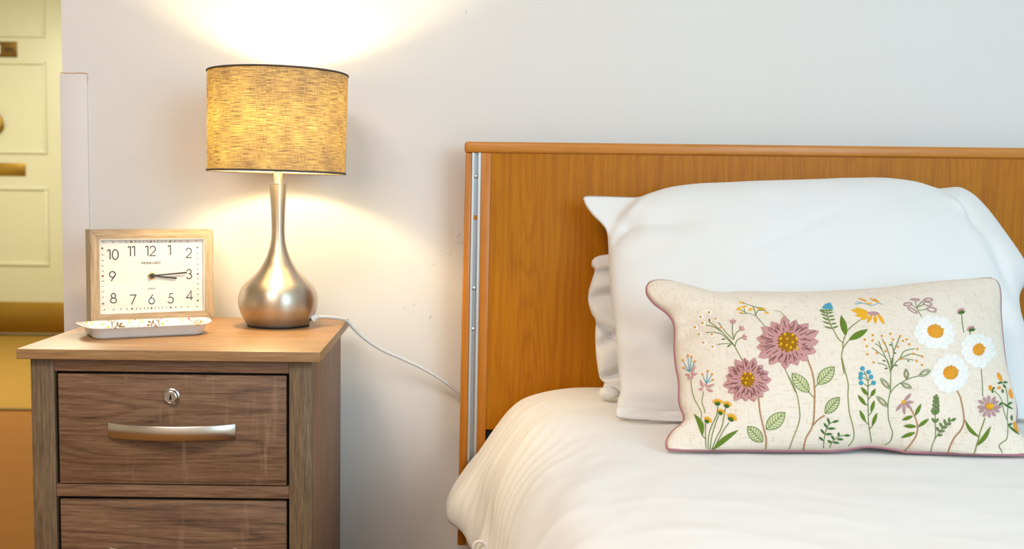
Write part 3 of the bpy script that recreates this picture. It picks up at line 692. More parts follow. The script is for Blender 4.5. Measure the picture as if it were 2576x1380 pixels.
# ------------------------------------------------------------------ bed with headboard
YH = 2.10
hb = lambda x, y: at(x, y, YH)
bed = thing('bed', 'single bed with orange oak headboard against the wall', 'bed', (0.62, 1.1, 0))
XR = 1.24
p_ = [(hb(1172, 384).x, hb(1172, 384).z), (hb(1236, 384).x, hb(1236, 384).z), (hb(1222, 1080).x, hb(1222, 1080).z), (hb(1218, 1372).x, hb(1218, 1372).z), (hb(1151, 1372).x, hb(1151, 1372).z), (hb(1162, 790).x, hb(1162, 790).z)]
ch_l = [(hb(1188, 384).x, hb(1188, 384).z), (hb(1171.5, 1372).x, hb(1171.5, 1372).z)]; ch_r = [(hb(1210, 384).x, hb(1210, 384).z), (hb(1195, 1372).x, hb(1195, 1372).z)]
prism('headboard_post', [p_[0], ch_l[0], ch_l[1], p_[4], p_[5]], YH, YH + 0.03, M['beech_v'], bed, 0.003)
prism('headboard_post', [ch_r[0], p_[1], p_[2], p_[3], ch_r[1]], YH, YH + 0.03, M['beech_v'], bed, 0.0015)
def lerp2(a, b, t): return (a[0] + (b[0] - a[0]) * t, a[1] + (b[1] - a[1]) * t)
def track(xa, xb, y0, y1, mat, name, parent, t0=0.0, t1=1.0):
    a0 = lerp2(ch_l[0], ch_l[1], t0); a1 = lerp2(ch_l[0], ch_l[1], t1); b0 = lerp2(ch_r[0], ch_r[1], t0); b1 = lerp2(ch_r[0], ch_r[1], t1)
    return prism(name, [lerp2(a0, b0, xa), lerp2(a0, b0, xb), lerp2(a1, b1, xb), lerp2(a1, b1, xa)], y0, y1, mat, parent)
tr1 = track(0.0, 0.25, YH - 0.0015, YH + 0.012, M['alu'], 'metal_track', bed); tr1['label'] = 'grey aluminium track'
tr2 = track(0.72, 1.0, YH - 0.0015, YH + 0.012, M['alu'], 'metal_track', bed); tr2['label'] = 'grey aluminium track'
tr3 = track(0.25, 0.72, YH + 0.006, YH + 0.013, M['alu_dark'], 'track_bed', bed, 0.0, 0.155)
track(0.25, 0.72, YH + 0.004, YH + 0.013, M['beech_v'], 'track_block', bed, 0.155, 0.166)
tr4 = track(0.25, 0.72, YH + 0.006, YH + 0.013, M['alu_dark'], 'track_bed', bed, 0.166, 1.0)
for x, y in ((1197, 443), (1192.5, 725), (1190, 828)):
    c = hb(x, y); c.y = YH + 0.006
    v, f = lathe_data([(0.0042, 0), (0.0042, 0.0012), (0.003, 0.0022), (0, 0.0024)], 20)
    s = obj('screw', [Vector((p.x, -p.z, p.y)) + c for p in v], f, M['chrome'], tr3 if y < 500 else tr4, sharp=40)
c = hb(1164, 740); v, f = lathe_data([(0.004, 0), (0.004, 0.002), (0, 0.003)], 16); obj('side_bolt', [Vector((-p.z, p.x, p.y)) + Vector((c.x + 0.0015, YH + 0.015, c.z)) for p in v], f, M['gold'], bed)
zr1 = hb(1800, 398).z; zr1 = hb(1200, 384).z; zr0 = hb(1200, 356).z
box('headboard_rail', hb(1171, 370).x - 0.0015, XR + 0.05, YH - 0.003, YH + 0.036, zr1, zr0, M['beech_h'], bed, 0.005, 3)
prism('headboard_panel', [(p_[1][0] - 0.001, zr1 + 0.001), (XR, zr1 + 0.001), (XR, p_[2][1]), (p_[2][0] - 0.001, p_[2][1])], YH + 0.002, YH + 0.022, M['veneer'], bed)
box('headboard_post', XR, XR + 0.048, YH, YH + 0.03, p_[4][1], zr1, M['beech_v'], bed, 0.003)
box('under_headboard_shade', p_[2][0], XR, YH + 0.010, YH + 0.022, 0.26, p_[2][1] + 0.001, M['gap'], bed)  # added black board painting the shade below the headboard panel
box('bed_frame', 0.15, 1.16, 0.12, YH, 0.22, 0.31, M['beech_h'], bed, 0.004)
box('mattress', 0.17, 1.14, 0.14, 2.06, 0.31, 0.485, M['cotton'], bed, 0.04, 4)
for x in (0.2, 1.1):
    for y in (0.2, 2.0): box('bed_leg', x - 0.025, x + 0.025, y - 0.025, y + 0.025, 0, 0.22, M['beech_v'], bed, 0.003)
# ------------------------------------------------------------------ duvet
ZB = 0.560
def sm(a, b, x): t = min(max((x - a) / (b - a), 0), 1); return t * t * (3 - 2 * t)
def duvet():
    prof = [(0.060, 0.352), (0.030, 0.322), (0.006, 0.312), (0.000, 0.330), (0.012, 0.362), (0.050, 0.415), (0.090, 0.476), (0.126, 0.522), (0.165, 0.546), (0.235, 0.560), (0.32, 0.563), (0.45, 0.564), (0.60, 0.564), (0.75, 0.564), (0.90, 0.563), (1.02, 0.560), (1.12, 0.545), (1.19, 0.49), (1.22, 0.40), (1.225, 0.33), (1.19, 0.325)]
    P = cat([(a, b, 0) for a, b in prof], 14); nu = len(P); nv = 330
    Ys = [2.085 - (2.085 - 0.06) * (i / nv) ** 1.15 for i in range(nv + 1)]
    vs_ = []; fs = []
    for iy, Y in enumerate(Ys):
        for ip, p in enumerate(P):
            x, z = p.x, p.y
            side = 1 - sm(0.10, 0.30, x); hem = 1 - sm(0.31, 0.45, z)
            xx = x; zz = z
            left = x < 0.6
            if left:
                tuck = sm(0, 0.16, 1.92 - Y) * 0.045 * (1 - sm(0.33, 0.5, z)); xx += tuck
                xx += (0.018 + 0.009 * math.sin(Y * 31 + 0.5) + 0.005 * math.sin(Y * 57)) * hem * sm(0, 0.1, 2.05 - Y)
                zz += 0.012 * math.sin(Y * 23 + 1.0) * hem
            # folds fanning out from under the pillows
            ox, oy = 0.50, 2.22; dx, dy = ox - x, oy - Y; ang = math.atan2(dx, dy); rr = math.hypot(dx, dy)
            wob = noise.noise(Vector((x * 5, Y * 4, 1.3))) * 1.3
            f1 = math.sin(ang * 62 + wob * 5 + rr * 2.0); f1 = (1 - abs(f1)) ** 1.6
            f2 = math.sin(ang * 21 - wob * 4 + 1.7); f2 = 0.4 + 0.5 * f2
            am = side * sm(0.02, 0.2, 2.09 - Y)
            d = (f1 - 0.4) * 0.0028 * am * sm(0.31, 0.40, z) + (f2 - 0.4) * 0.0045 * am
            d += noise.noise(Vector((x * 9, Y * 5, 4.0))) * 0.006 * am
            # broad soft creases over the top
            tp_ = 1 - side
            cr = math.sin((Y * 17 + x * 6) + noise.noise(Vector((x * 2.2, Y * 2.2, 7.7))) * 5.0)
            d += (1 - abs(cr)) ** 1.6 * 0.0018 * tp_ * sm(0.0, 0.3, 1.50 - Y)
            d += noise.noise(Vector((x * 5, Y * 9, 9.1))) * 0.0030 * tp_ * sm(0, 0.3, 1.5 - Y)
            d += noise.noise(Vector((x * 14, Y * 24, 2.1))) * 0.0014
            a = P[max(ip - 1, 0)]; b = P[min(ip + 1, nu - 1)]; t = Vector((b.x - a.x, b.y - a.y)).normalized(); nx, nz = -t.y, t.x
            yy = Y
            if iy == 0: zz = min(zz, 0.40) if z > 0.40 else zz
            e = sm(0, 0.03, 2.085 - Y)
            zz2 = zz + nz * d - (1 - e) * 0.03 * sm(0.4, 0.5, z)
            vs_.append((xx + nx * d, yy, zz2))
    for i in range(nv):
        for k in range(nu - 1): fs.append((i * nu + k, i * nu + k + 1, (i + 1) * nu + k + 1, (i + 1) * nu + k))
    fs.append(tuple(nv * nu + k for k in range(nu)))
    return vs_, fs
v, f = duvet()
dv = thing('duvet', 'white cotton duvet spread over the bed and hanging down its side', 'duvet', (0.62, 1.1, 0.5))
obj('duvet_cover', v, f, M['duvet'], dv)
c = at(1206, 1374, 1.715)
ring = [c + Vector((0.010 * math.cos(a), -0.004, 0.010 * math.sin(a))) for a in [2 * math.pi * k / 24 for k in range(24)]]
v, f = tube_data(ring, 0.0026, 8, True); obj('fastening_loop', v, f, M['duvet'], dv)
# ------------------------------------------------------------------ pillows and cushion
def resample(pts, n):
    P = cat([(a, b, 0) for a, b in pts], 12); L = [0]
    for i in range(1, len(P)): L.append(L[-1] + (P[i] - P[i - 1]).length)
    out = []; j = 0
    for k in range(n + 1):
        s = L[-1] * k / n
        while j < len(L) - 2 and L[j + 1] < s: j += 1
        t = (s - L[j]) / max(L[j + 1] - L[j], 1e-9); out.append(P[j].lerp(P[j + 1], t))
    return out
class Soft:
    """a stuffed cover: traced seam line lying in a leaning plane, front and back panels blown up from it"""
    def __init__(s, top, right, bottom, left, p0, p1, Tf, Tb, nu=110, nv=70, creases=(), rough=0.0, seed=0.0, pw=(2.6, 0.55), floor=0.0, ymax=None, step=None):
        e2 = (p1 - p0); e2.x = 0; e2.normalize(); n = Vector((0, -e2.z, e2.y))
        s.n = n; s.p0 = p0; s.e2 = e2
        T = resample(top, nu); B_ = resample(bottom, nu); Lf = resample(left, nv); Rg = resample(right, nv)   # left/right run top -> bottom
        def W3(q): return on_plane(q.x, q.y, p0, n)
        T = [W3(q) for q in T]; B_ = [W3(q) for q in B_]; Lf = [W3(q) for q in Lf]; Rg = [W3(q) for q in Rg]
        cr = []
        for (x0, y0, x1, y1, w, a) in creases: cr.append((on_plane(x0, y0, p0 + n * Tf * .8, n), on_plane(x1, y1, p0 + n * Tf * .8, n), w, a))
        if step: stp = (on_plane(step[0], step[1], p0, n), on_plane(step[2], step[3], p0, n))
        vs_ = []; idx = {}
        s.loop = []
        def mid(i, j):
            u, w = i / nu, j / nv
            return (T[i] * (1 - w) + B_[i] * w) + (Lf[j] * (1 - u) + Rg[j] * u) - ((T[0] * (1 - u) + T[nu] * u) * (1 - w) + (B_[0] * (1 - u) + B_[nu] * u) * w)
        for side in (0, 1):
            for j in range(nv + 1):
                for i in range(nu + 1):
                    edge = i in (0, nu) or j in (0, nv)
                    if side == 1 and edge: idx[(1, i, j)] = idx[(0, i, j)]; continue
                    m = mid(i, j); u, w = 2 * i / nu - 1, 2 * j / nv - 1
                    pr_ = (max(1 - abs(u) ** pw[0], 0) * max(1 - abs(w) ** pw[0], 0)) ** pw[1]
                    d = 0.0
                    if not edge:
                        d = Tf * pr_ if side == 0 else -Tb * pr_
                        if step:                # flat flange outside a fold line
                            ab = stp[1] - stp[0]; sg = ab.cross(m - stp[0]).dot(n) / ab.length; d *= step[5] + (1 - step[5]) * sm(-step[4], step[4], sg)
                        q = m + n * d
                        ew = min(pr_ * 2.2, 1)
                        if rough: d += (noise.noise(Vector((q.x * 7 + seed, q.y * 7, q.z * 7))) * 0.6 + noise.noise(Vector((q.x * 17 + seed, q.y * 17, q.z * 17))) * 0.22) * rough * ew
                        if side == 0:
                            for a, b, wd_, am in cr:
                                ab = b - a; t = (q - a).dot(ab) / ab.length_squared; tt = min(max(t, 0), 1)
                                dd = (q - (a + ab * tt)); dd = dd - n * dd.dot(n); fall = math.sin(math.pi * (0.15 + 0.7 * tt))
                                d += am * fall * math.exp(-(dd.length / wd_) ** 2) * min(ew * 1.4, 1)
                    idx[(side, i, j)] = len(vs_); pt = m + n * d; pt.z = max(pt.z, floor)
                    if ymax: pt.y = min(pt.y, ymax(pt.z))
                    vs_.append(pt)
        fs = []
        for j in range(nv):
            for i in range(nu):
                fs.append((idx[(0, i, j)], idx[(0, i, j + 1)], idx[(0, i + 1, j + 1)], idx[(0, i + 1, j)]))
                fs.append((idx[(1, i, j)], idx[(1, i + 1, j)], idx[(1, i + 1, j + 1)], idx[(1, i, j + 1)]))
        s.v = vs_; s.f = fs
        s.loop = [vs_[idx[(0, i, 0)]] for i in range(nu)] + [vs_[idx[(0, nu, j)]] for j in range(nv)] + [vs_[idx[(0, i, nv)]] for i in range(nu, 0, -1)] + [vs_[idx[(0, 0, j)]] for j in range(nv, 0, -1)]
# pillow behind, only its ruffled end in sight
bp0 = Vector((0, 1.985, ZB + 0.005)); bp1 = Vector((0, 2.050, 0.84))
Bk = Soft([(1489, 655), (1500, 645), (1530, 639), (1600, 636), (1800, 632), (2200, 632), (2480, 640)], [(2480, 640), (2500, 800), (2490, 1000)],
          [(1520, 1000), (1545, 1012), (1700, 1015), (2100, 1015), (2490, 1000)],
          [(1489, 655), (1488, 668), (1496, 678), (1490, 700), (1481, 730), (1480, 760), (1488, 788), (1498, 806), (1497, 840), (1498, 870), (1500, 900), (1506, 940), (1510, 952), (1520, 960), (1517, 975), (1520, 1000)],
          bp0, bp1, 0.030, 0.030, 90, 90, [(1486, 677, 1590, 676, 0.006, -0.020), (1476, 745, 1580, 735, 0.010, -0.018), (1490, 800, 1580, 860, 0.006, -0.022), (1490, 880, 1580, 825, 0.009, -0.014), (1505, 952, 1590, 925, 0.007, -0.020), (1490, 715, 1560, 712, 0.012, 0.008), (1500, 900, 1560, 890, 0.02, 0.008)], 0.006, 3.0, (2.2, 0.45), ZB + 0.009, lambda z: 2.096)
pb = thing('pillow', 'white pillow wedged upright behind the larger pillow, only its ruffled end showing', 'pillow', (0.6, 2.0, ZB))
obj('pillow_case', Bk.v, Bk.f, M['cotton'], pb)
cf = at(1533, 1006, 1.90); cf.z = max(cf.z, ZB + 0.0185)
v, f = lathe_data([(0, -0.011), (0.012, -0.009), (0.021, 0.0), (0.016, 0.009), (0, 0.012)], 20)
obj('case_corner', [Vector((p.x * 1.0, p.y * 0.8, p.z)) + cf + Vector((noise.noise(p * 90) * .003, 0, noise.noise(p * 70) * .003)) for p in v], f, M['cotton'], pb)
# large white pillow leaning on the headboard
pp0 = at_z(1650, 1050, ZB + 0.012) + Vector((0, 0.035, 0)); pp1 = Vector((0, 2.045, 0.95))
Pf = Soft([(1466, 499), (1476, 492), (1530, 493), (1590, 495), (1622, 493), (1690, 475), (1790, 466), (2000, 463), (2120, 458), (2210, 455), (2270, 462), (2310, 472), (2345, 478), (2400, 470), (2424, 473)],
          [(2424, 473), (2460, 502), (2500, 552), (2545, 618), (2580, 672), (2586, 700), (2566, 740), (2566, 790), (2585, 860), (2596, 960), (2590, 1060)],
          [(1552, 1052), (1600, 1060), (1700, 1068), (1900, 1068), (2200, 1064), (2450, 1064), (2590, 1060)],
          [(1466, 499), (1474, 518), (1490, 540), (1512, 562), (1526, 582), (1530, 620), (1532, 680), (1538, 760), (1549, 830), (1550, 880), (1556, 930), (1560, 980), (1552, 1015), (1552, 1052)],
          pp0, pp1, 0.085, 0.075, 130, 90,
          [(1480, 545, 1600, 525, 0.016, -0.012), (1580, 522, 1612, 558, 0.012, -0.006), (1590, 530, 1760, 552, 0.022, -0.007), (1525, 596, 1600, 526, 0.007, -0.007), (1592, 524, 1700, 548, 0.010, -0.005), (1545, 610, 1640, 570, 0.022, 0.006), (1560, 585, 1660, 625, 0.022, -0.004), (1880, 640, 2120, 530, 0.012, -0.003), (1540, 760, 1680, 850, 0.022, -0.013), (1540, 855, 1660, 838, 0.014, 0.009), (1550, 900, 1690, 935, 0.022, -0.010),
           (1560, 960, 1700, 990, 0.012, -0.010), (1560, 1018, 1700, 1010, 0.010, -0.012), (1630, 1025, 1710, 1040, 0.006, -0.005), (1560, 1040, 1700, 1052, 0.012, 0.008), (2440, 480, 2470, 560, 0.010, -0.012), (2400, 480, 2450, 520, 0.012, 0.008), (2500, 590, 2560, 700, 0.015, -0.010), (2520, 700, 2570, 900, 0.018, -0.008)], 0.010, 0.0, (2.6, 0.55), ZB + 0.010, lambda z: min(2.094, 1.985 + (z - 0.565) * 0.236 - 0.040) if z < 0.88 else 2.094, (1622, 490, 1516, 606, 0.010, 0.22))
pf = thing('pillow', 'large white pillow leaning against the headboard behind the floral cushion', 'pillow', (0.55, 1.85, ZB))
obj('pillow_case', Pf.v, Pf.f, M['cotton'], pf)
hem = Soft([(1552, 1022), (1600, 1026), (1650, 1034), (1715, 1034), (1790, 1040)], [(1790, 1040), (1792, 1060), (1790, 1080)], [(1551, 1048), (1600, 1057), (1650, 1064), (1710, 1072), (1790, 1080)], [(1552, 1022), (1549, 1035), (1551, 1048)],
           at_z(1650, 1066, ZB + 0.003), at_z(1650, 1066, ZB + 0.003) + Vector((0, 0.030, 0.04)), 0.010, 0.006, 60, 16, [(1580, 1040, 1700, 1036, 0.004, -0.004), (1640, 1040, 1720, 1055, 0.004, -0.003)], 0.003, 5.0, (2.6, 0.55), ZB + 0.009)
obj('case_hem', hem.v, hem.f, M['cotton'], pf)
# embroidered linen cushion
cp0 = at_z(1900, 1140, ZB + 0.006); cp1 = at(1900, 742, cp0.y + 0.185)
Cu = Soft([(1627, 722), (1636, 708), (1660, 703), (1700, 708), (1745, 722), (1800, 737), (1870, 738), (2000, 742), (2150, 737), (2240, 727), (2330, 715), (2400, 706), (2470, 699), (2492, 698)],
          [(2492, 698), (2510, 708), (2517, 735), (2518, 790), (2524, 860), (2532, 920), (2546, 975), (2558, 1030), (2556, 1075), (2575, 1100), (2598, 1130), (2594, 1160)],
          [(1690, 1136), (1712, 1140), (1780, 1141), (1860, 1139), (1960, 1138), (2060, 1135), (2130, 1128), (2185, 1121), (2250, 1128), (2310, 1141), (2400, 1152), (2490, 1162), (2560, 1164), (2594, 1160)],
          [(1627, 722), (1630, 740), (1648, 762), (1676, 783), (1693, 804), (1699, 830), (1698, 880), (1702, 920), (1709, 960), (1710, 1010), (1722, 1046), (1716, 1064), (1692, 1084), (1678, 1108), (1680, 1126), (1690, 1136)],
          cp0, cp1, 0.062, 0.055, 130, 80,
          [(1650, 752, 1790, 775, 0.013, -0.011), (1690, 800, 1780, 812, 0.013, -0.009), (1655, 722, 1760, 748, 0.013, 0.007), (1700, 880, 1760, 885, 0.012, -0.005), (1705, 960, 1770, 965, 0.010, -0.005), (1715, 1050, 1800, 1040, 0.012, -0.006), (1695, 1090, 1800, 1110, 0.012, -0.009), (1690, 1118, 1760, 1128, 0.010, 0.005), (1760, 790, 2000, 780, 0.014, -0.003), (2480, 1110, 2590, 1120, 0.014, -0.008), (2200, 1090, 2290, 1110, 0.02, -0.004)], 0.006, 11.0, (2.6, 0.62), ZB + 0.011)
cu = thing('embroidered_cushion', 'rectangular linen cushion embroidered with wild flowers leaning on the large white pillow', 'cushion', (0.5, 1.6, ZB))
obj('cushion_cover', Cu.v, Cu.f, M['linen'], cu, label='natural flecked linen cover')
v, f = tube_data([q_ - Cu.n * 0.0022 for q_ in Cu.loop], 0.0021, 7, True); obj('piping', v, f, M['piping'], cu, label='dusty pink piping')
CS = Surf(Cu.v, Cu.f)
C3 = lambda x, y: (1600 + x * 0.2246, 690 + y * 0.2246)
C4 = lambda x, y: (1980 + x * 0.1812, 690 + y * 0.1812)
C5 = lambda x, y: (2230 + x * 0.1957, 690 + y * 0.1957)
C6 = lambda x, y: (1640 + x * 0.19565, 900 + y * 0.19565)
C7 = lambda x, y: (1980 + x * 0.1957, 900 + y * 0.1957)
C8 = lambda x, y: (2230 + x * 0.1957, 910 + y * 0.1957)
PX = 1.62 / F                               # metres per photo pixel on the cushion
def STEM(strokes, mat, label, name='embroidered_stem', w=2.6, extra=()):
    mb = MB()
    for C, pts in strokes: mb.add(stroke(CS, [C(*p) for p in pts], w * PX, 0.0003))
    o = mb.build(name, M[mat], cu); o['label'] = label; return o
def LEAVES(par, C, items, w, mat, name='leaf', lift=0.0012, bend=0.0):
    for a, b in items:
        mb = MB().add(leaf(CS, C(*a), C(*b), w, 6, lift, bend)); mb.build(name, M[mat], par)
def VEINED(par, C, a, b, w):
    a2, b2 = Vector(C(*a)), Vector(C(*b)); d = b2 - a2; nn = Vector((-d.y, d.x)).normalized()
    mb = MB().add(leaf(CS, a2, b2, w, 8, 0.0004, 0, 0.75, 0.95), 0)
    def P(t, s): return a2 + d * t + nn * (s * w / 2 * max(math.sin(math.pi * t ** 0.95), 0) ** 0.75)
    for s in (1, -1): mb.add(stroke(CS, [tuple(P(i / 10, s)) for i in range(11)], 1.7 * PX, 0.0005, 1), 1)
    mb.add(stroke(CS, [tuple(P(i / 4, 0)) for i in range(5)], 1.5 * PX, 0.0006, 2), 1)
    for i in range(1, 7):
        t = i / 8
        for s in (.9, -.9): mb.add(stroke(CS, [tuple(P(t, 0)), tuple(P(t + 0.14, s))], 1.2 * PX, 0.0006, 3), 1)
    mb.build('leaf', [M['palegreen'], M['leafgreen']], par)
def LOOPS(par, C, items, w, mat='leafgreen', fill='palegreen'):
    for a, b in items:
        a2, b2 = Vector(C(*a)), Vector(C(*b)); d = b2 - a2; nn = Vector((-d.y, d.x)).normalized(); mb = MB()
        for k in (1.0, 0.5):
            pts = [tuple(a2 + d * (t if k == 1 else 0.15 + t * 0.7) + nn * (s * k * w / 2 * math.sin(math.pi * t) ** 0.8)) for s, ts in ((1, [i / 6 for i in range(7)]), (-1, [1 - i / 6 for i in range(1, 7)])) for t in ts]
            mb.add(stroke(CS, pts, 1.6 * PX, 0.0005, 2), 0)
        mb.build('leaf', [M[mat]], par)
def DOTS(par, C, items, r, mat, name='french_knot', lift=0.0016):
    mb = MB()
    for p in items: x, y = C(*p); mb.add(dome(CS, x, y, r, r * .9, lift, 10))
    return mb.build(name, M[mat], par)
def FLOWER(C, c, rx, ry, n, w, rin, mat, label, crx, cry, cmat, par=None, dark=None, lift=0.0028, layers=1, a0=0.0, rot=0.0):
    cx, cy = C(*c)
    o = MB().add(dome(CS, cx, cy, crx, cry, 0.0068, 22, rot)).build('embroidered_flower', M[cmat], cu); o['label'] = label
    rnd = random.Random(int(cx * 7 + cy))
    for ly in range(layers):
        for k in range(n):
            a = 2 * math.pi * (k + 0.5 * ly) / n + a0; s = (1.0 if ly == 0 else 0.80) * (1 + rnd.uniform(-.09, .06)); a += rnd.uniform(-.05, .05)
            ux, uy = math.cos(a), math.sin(a); X = lambda r: (cx + (ux * rx * math.cos(rot) - uy * ry * math.sin(rot)) * r, cy + (ux * rx * math.sin(rot) + uy * ry * math.cos(rot)) * r)
            mb = MB().add(leaf(CS, X(rin), X(s), w * (1 if ly == 0 else .85), 6, lift * (1 + .5 * ly), 0, 0.6, 1.5, 0.30), 0)
            if dark:
                for off in rnd.choice(((-.25, .3), (.15,), (-.2,), (.35, -.1))):
                    e = (-uy * off * w * .5, ux * off * w * .5); A_, B_ = X(rin + rnd.uniform(.18, .40) * (1 - ly * .3)), X(s * rnd.uniform(.72, .92))
                    mb.add(stroke(CS, [(A_[0], A_[1]), (B_[0] + e[0], B_[1] + e[1])], 2.0 * PX, lift * (1 + .5 * ly) * 1.0, 3), 1)
            mb.build('petal', [M[mat]] + ([M[dark]] if dark else []), o)
    return o
# mauve daisies
s = STEM([(C6, [(1680, 60), (1700, 115), (1770, 270), (1845, 440)]), (C7, [(0, 200), (80, 350), (135, 500), (160, 680), (160, 790), (120, 920), (65, 1060), (25, 1185)])], 'stem', 'long pale green stitched stem of the upper mauve daisy', w=2.4)
b1 = STEM([(C7, [(262, 10), (280, 62), (320, 170), (345, 300), (355, 450), (350, 640), (340, 800), (310, 910), (250, 1010), (225, 1090), (210, 1180)]), (C7, [(335, 860), (400, 790), (480, 735)])], 'brownstem', 'brown branched stem with veined leaves under the upper mauve daisy', w=3.8)
VEINED(b1, C7, (280, 440), (65, 200), 30); VEINED(b1, C7, (395, 335), (605, 115), 32); VEINED(b1, C7, (490, 710), (670, 505), 27)
t1 = STEM([(C7, [(280, 440), (345, 510)]), (C7, [(395, 335), (360, 375)])], 'leafgreen', 'leaf stalks on the brown stem', w=2)
fl = FLOWER(C4, (5, 950), 83, 63, 15, 24, 0.26, 'mauve', 'large mauve daisy with mustard centre', 30, 28, 'mustard', dark='mauve_dark', layers=2)
DOTS(fl, C3, [(1660, 695), (1745, 700), (1615, 740), (1682, 748), (1745, 783), (1617, 800), (1680, 815), (1725, 838), (1790, 740), (1795, 845)], 4.6, 'gold_knot', lift=0.0085)
b2 = STEM([(C6, [(1368, 480), (1378, 570), (1390, 690), (1420, 830), (1450, 950), (1470, 1050), (1462, 1190)])], 'brownstem', 'brown stem of the lower mauve daisy', w=4)
VEINED(b2, C6, (1420, 1075), (1230, 880), 30); VEINED(b2, C6, (1472, 915), (1708, 700), 34)
fl = FLOWER(C3, (1250, 1190), 61, 57, 15, 21, 0.26, 'mauve', 'smaller mauve daisy with mustard centre', 20.5, 22, 'mustard', dark='mauve_dark', layers=2)
DOTS(fl, C3, [(1222, 1130), (1278, 1132), (1190, 1185), (1243, 1190), (1303, 1180), (1228, 1235)], 4.2, 'gold_knot', lift=0.0085)
# spray with yellow dots and small mauve buds, top left
s = STEM([(C3, [(1195, 970), (1130, 850), (1085, 775), (1000, 680), (930, 610), (815, 525)]), (C3, [(1110, 810), (1040, 740), (960, 670), (880, 650), (780, 650)]), (C3, [(1090, 730), (1010, 650), (925, 540)]), (C3, [(960, 640), (880, 590), (785, 567)]), (C3, [(1100, 790), (1060, 778), (980, 775), (910, 785)]),
          (C3, [(1095, 730), (1080, 640), (1080, 555)]), (C3, [(1095, 720), (1120, 660), (1160, 625)]), (C3, [(1110, 800), (1130, 740), (1185, 705)])], 'stemgreen', 'green stitched spray with mauve buds and yellow dots', w=2.2)
LEAVES(s, C3, [((822, 535), (822, 492)), ((1000, 722), (955, 727)), ((1060, 785), (1020, 815))], 3.5, 'deepgreen')
for c, aa in (((1085, 555), -90), ((1165, 625), -50), ((1190, 712), -20)):
    for k in (-38, 0, 38):
        L_ = 62 if k == 0 else 58; a = R(aa + k); LEAVES(s, C3, [(c, (c[0] + L_ * math.cos(a), c[1] + L_ * math.sin(a)))], 6, 'mauve', 'bud_petal')
for p in ((820, 425), (725, 475), (893, 497), (746, 545), (662, 592), (950, 598), (708, 671), (852, 672), (756, 764), (858, 810)):
    x, y = C3(*p); o = MB().add(dome(CS, x, y, 7.5, 6.5, 0.0006, 10)).build('dot_halo', M['white'], s)
    MB().add(dome(CS, x, y, 3.4, 3.2, 0.0018, 8)).build('french_knot', M['orange'], s)
# yellow umbel top
s = STEM([(C3, [(1465, 605), (1400, 530), (1345, 460), (1325, 390), (1300, 355), (1190, 318)]), (C3, [(1345, 465), (1280, 440), (1220, 425), (1160, 385)]), (C3, [(1340, 450), (1370, 405), (1430, 395)]), (C3, [(1300, 355), (1370, 370), (1430, 380)]), (C3, [(1220, 425), (1210, 380)]), (C3, [(1240, 440), (1170, 435)]), (C3, [(1375, 400), (1440, 405), (1470, 430)])], 'stemgreen', 'green umbel with yellow stitches near the cushion top', w=2)
LEAVES(s, C3, [((1150, 315), (1210, 312)), ((1120, 400), (1175, 360)), ((1180, 365), (1245, 360)), ((1130, 390), (1185, 395)), ((1150, 425), (1195, 430)), ((1255, 405), (1320, 380)), ((1265, 380), (1310, 390)), ((1350, 380), (1410, 388)), ((1395, 395), (1460, 385)), ((1440, 425), (1490, 432)), ((1200, 370), (1230, 350))], 4.5, 'yellow', 'stitch')
STEM([(C3, [(1725, 525), (1660, 460), (1610, 415), (1545, 405)])], 'stem', 'thin bare stem above the large mauve daisy', w=1.6)
# blue and mauve buds, left
s = STEM([(C6, [(500, 270), (515, 400), (545, 520), (600, 620), (640, 720), (625, 840), (625, 920)]), (C6, [(665, 430), (645, 560), (670, 640), (685, 710)])], 'stem', 'two pale stems with mauve buds and blue stamens', w=2.4)
for C, base, tips, pet in ((C3, (600, 1090), [(582, 908), (622, 922), (525, 958), (660, 972), (533, 1045)], [((615, 1120), (665, 1020)), ((620, 1130), (690, 1108)), ((605, 1130), (550, 1120)), ((610, 1140), (580, 1180)), ((625, 1140), (640, 1165))]),
                            (C3, (785, 1215), [(745, 1118), (805, 1080), (853, 1118), (862, 1180)], [((755, 1270), (718, 1175)), ((790, 1265), (880, 1230)), ((790, 1285), (865, 1312)), ((750, 1285), (700, 1285)), ((770, 1250), (800, 1220))])):
    mb = MB()
    for t in tips: mb.add(stroke(CS, [C(*base), C((base[0] + t[0]) / 2 + (t[0] - base[0]) * .08, (base[1] + t[1]) / 2), C(*t)], 1.8 * PX, 0.0004))
    mb.build('stamens', M['blue'], s); LEAVES(s, C, pet, 8, 'mauve', 'petal'); DOTS(s, C, tips, 3.2, 'orange')
# dandelion clump bottom left
s = STEM([(C6, [(700, 1215), (690, 1050), (690, 840)]), (C6, [(720, 1215), (730, 1000), (770, 870), (830, 740), (850, 620)]), (C6, [(740, 1215), (770, 1010), (810, 870), (860, 735)]), (C6, [(755, 1215), (830, 1020), (900, 880), (945, 650)]), (C6, [(770, 1215), (850, 1060), (920, 930), (990, 830)]), (C6, [(690, 1040), (640, 990)])], 'stemgreen', 'clump of green stems with yellow dandelion heads', w=2.4)
for (x, y), r_ in (((845, 590), 52), ((960, 620), 50), ((880, 710), 42), ((705, 815), 46), ((1010, 790), 62)):
    tilt = {845: -90, 960: -75, 880: -60, 705: -55, 1010: -55}[x]
    for k in (-60, -40, -20, 0, 20, 40, 60):
        a = R(tilt + k); LEAVES(s, C6, [((x + 10 * math.cos(a), y + 10 * math.sin(a)), (x + r_ * 1.55 * math.cos(a), y + r_ * 1.4 * math.sin(a)))], 5, 'yellow', 'petal', 0.0014)
    for k in (-75, -45, -15, 15, 45, 75):
        a = R(tilt + k); LEAVES(s, C6, [((x - 12 * math.cos(R(tilt)), y - 22 * math.sin(R(tilt))), (x + r_ * .75 * math.cos(a), y + r_ * .65 * math.sin(a)))], 5, 'deepgreen', 'sepal', 0.0022)
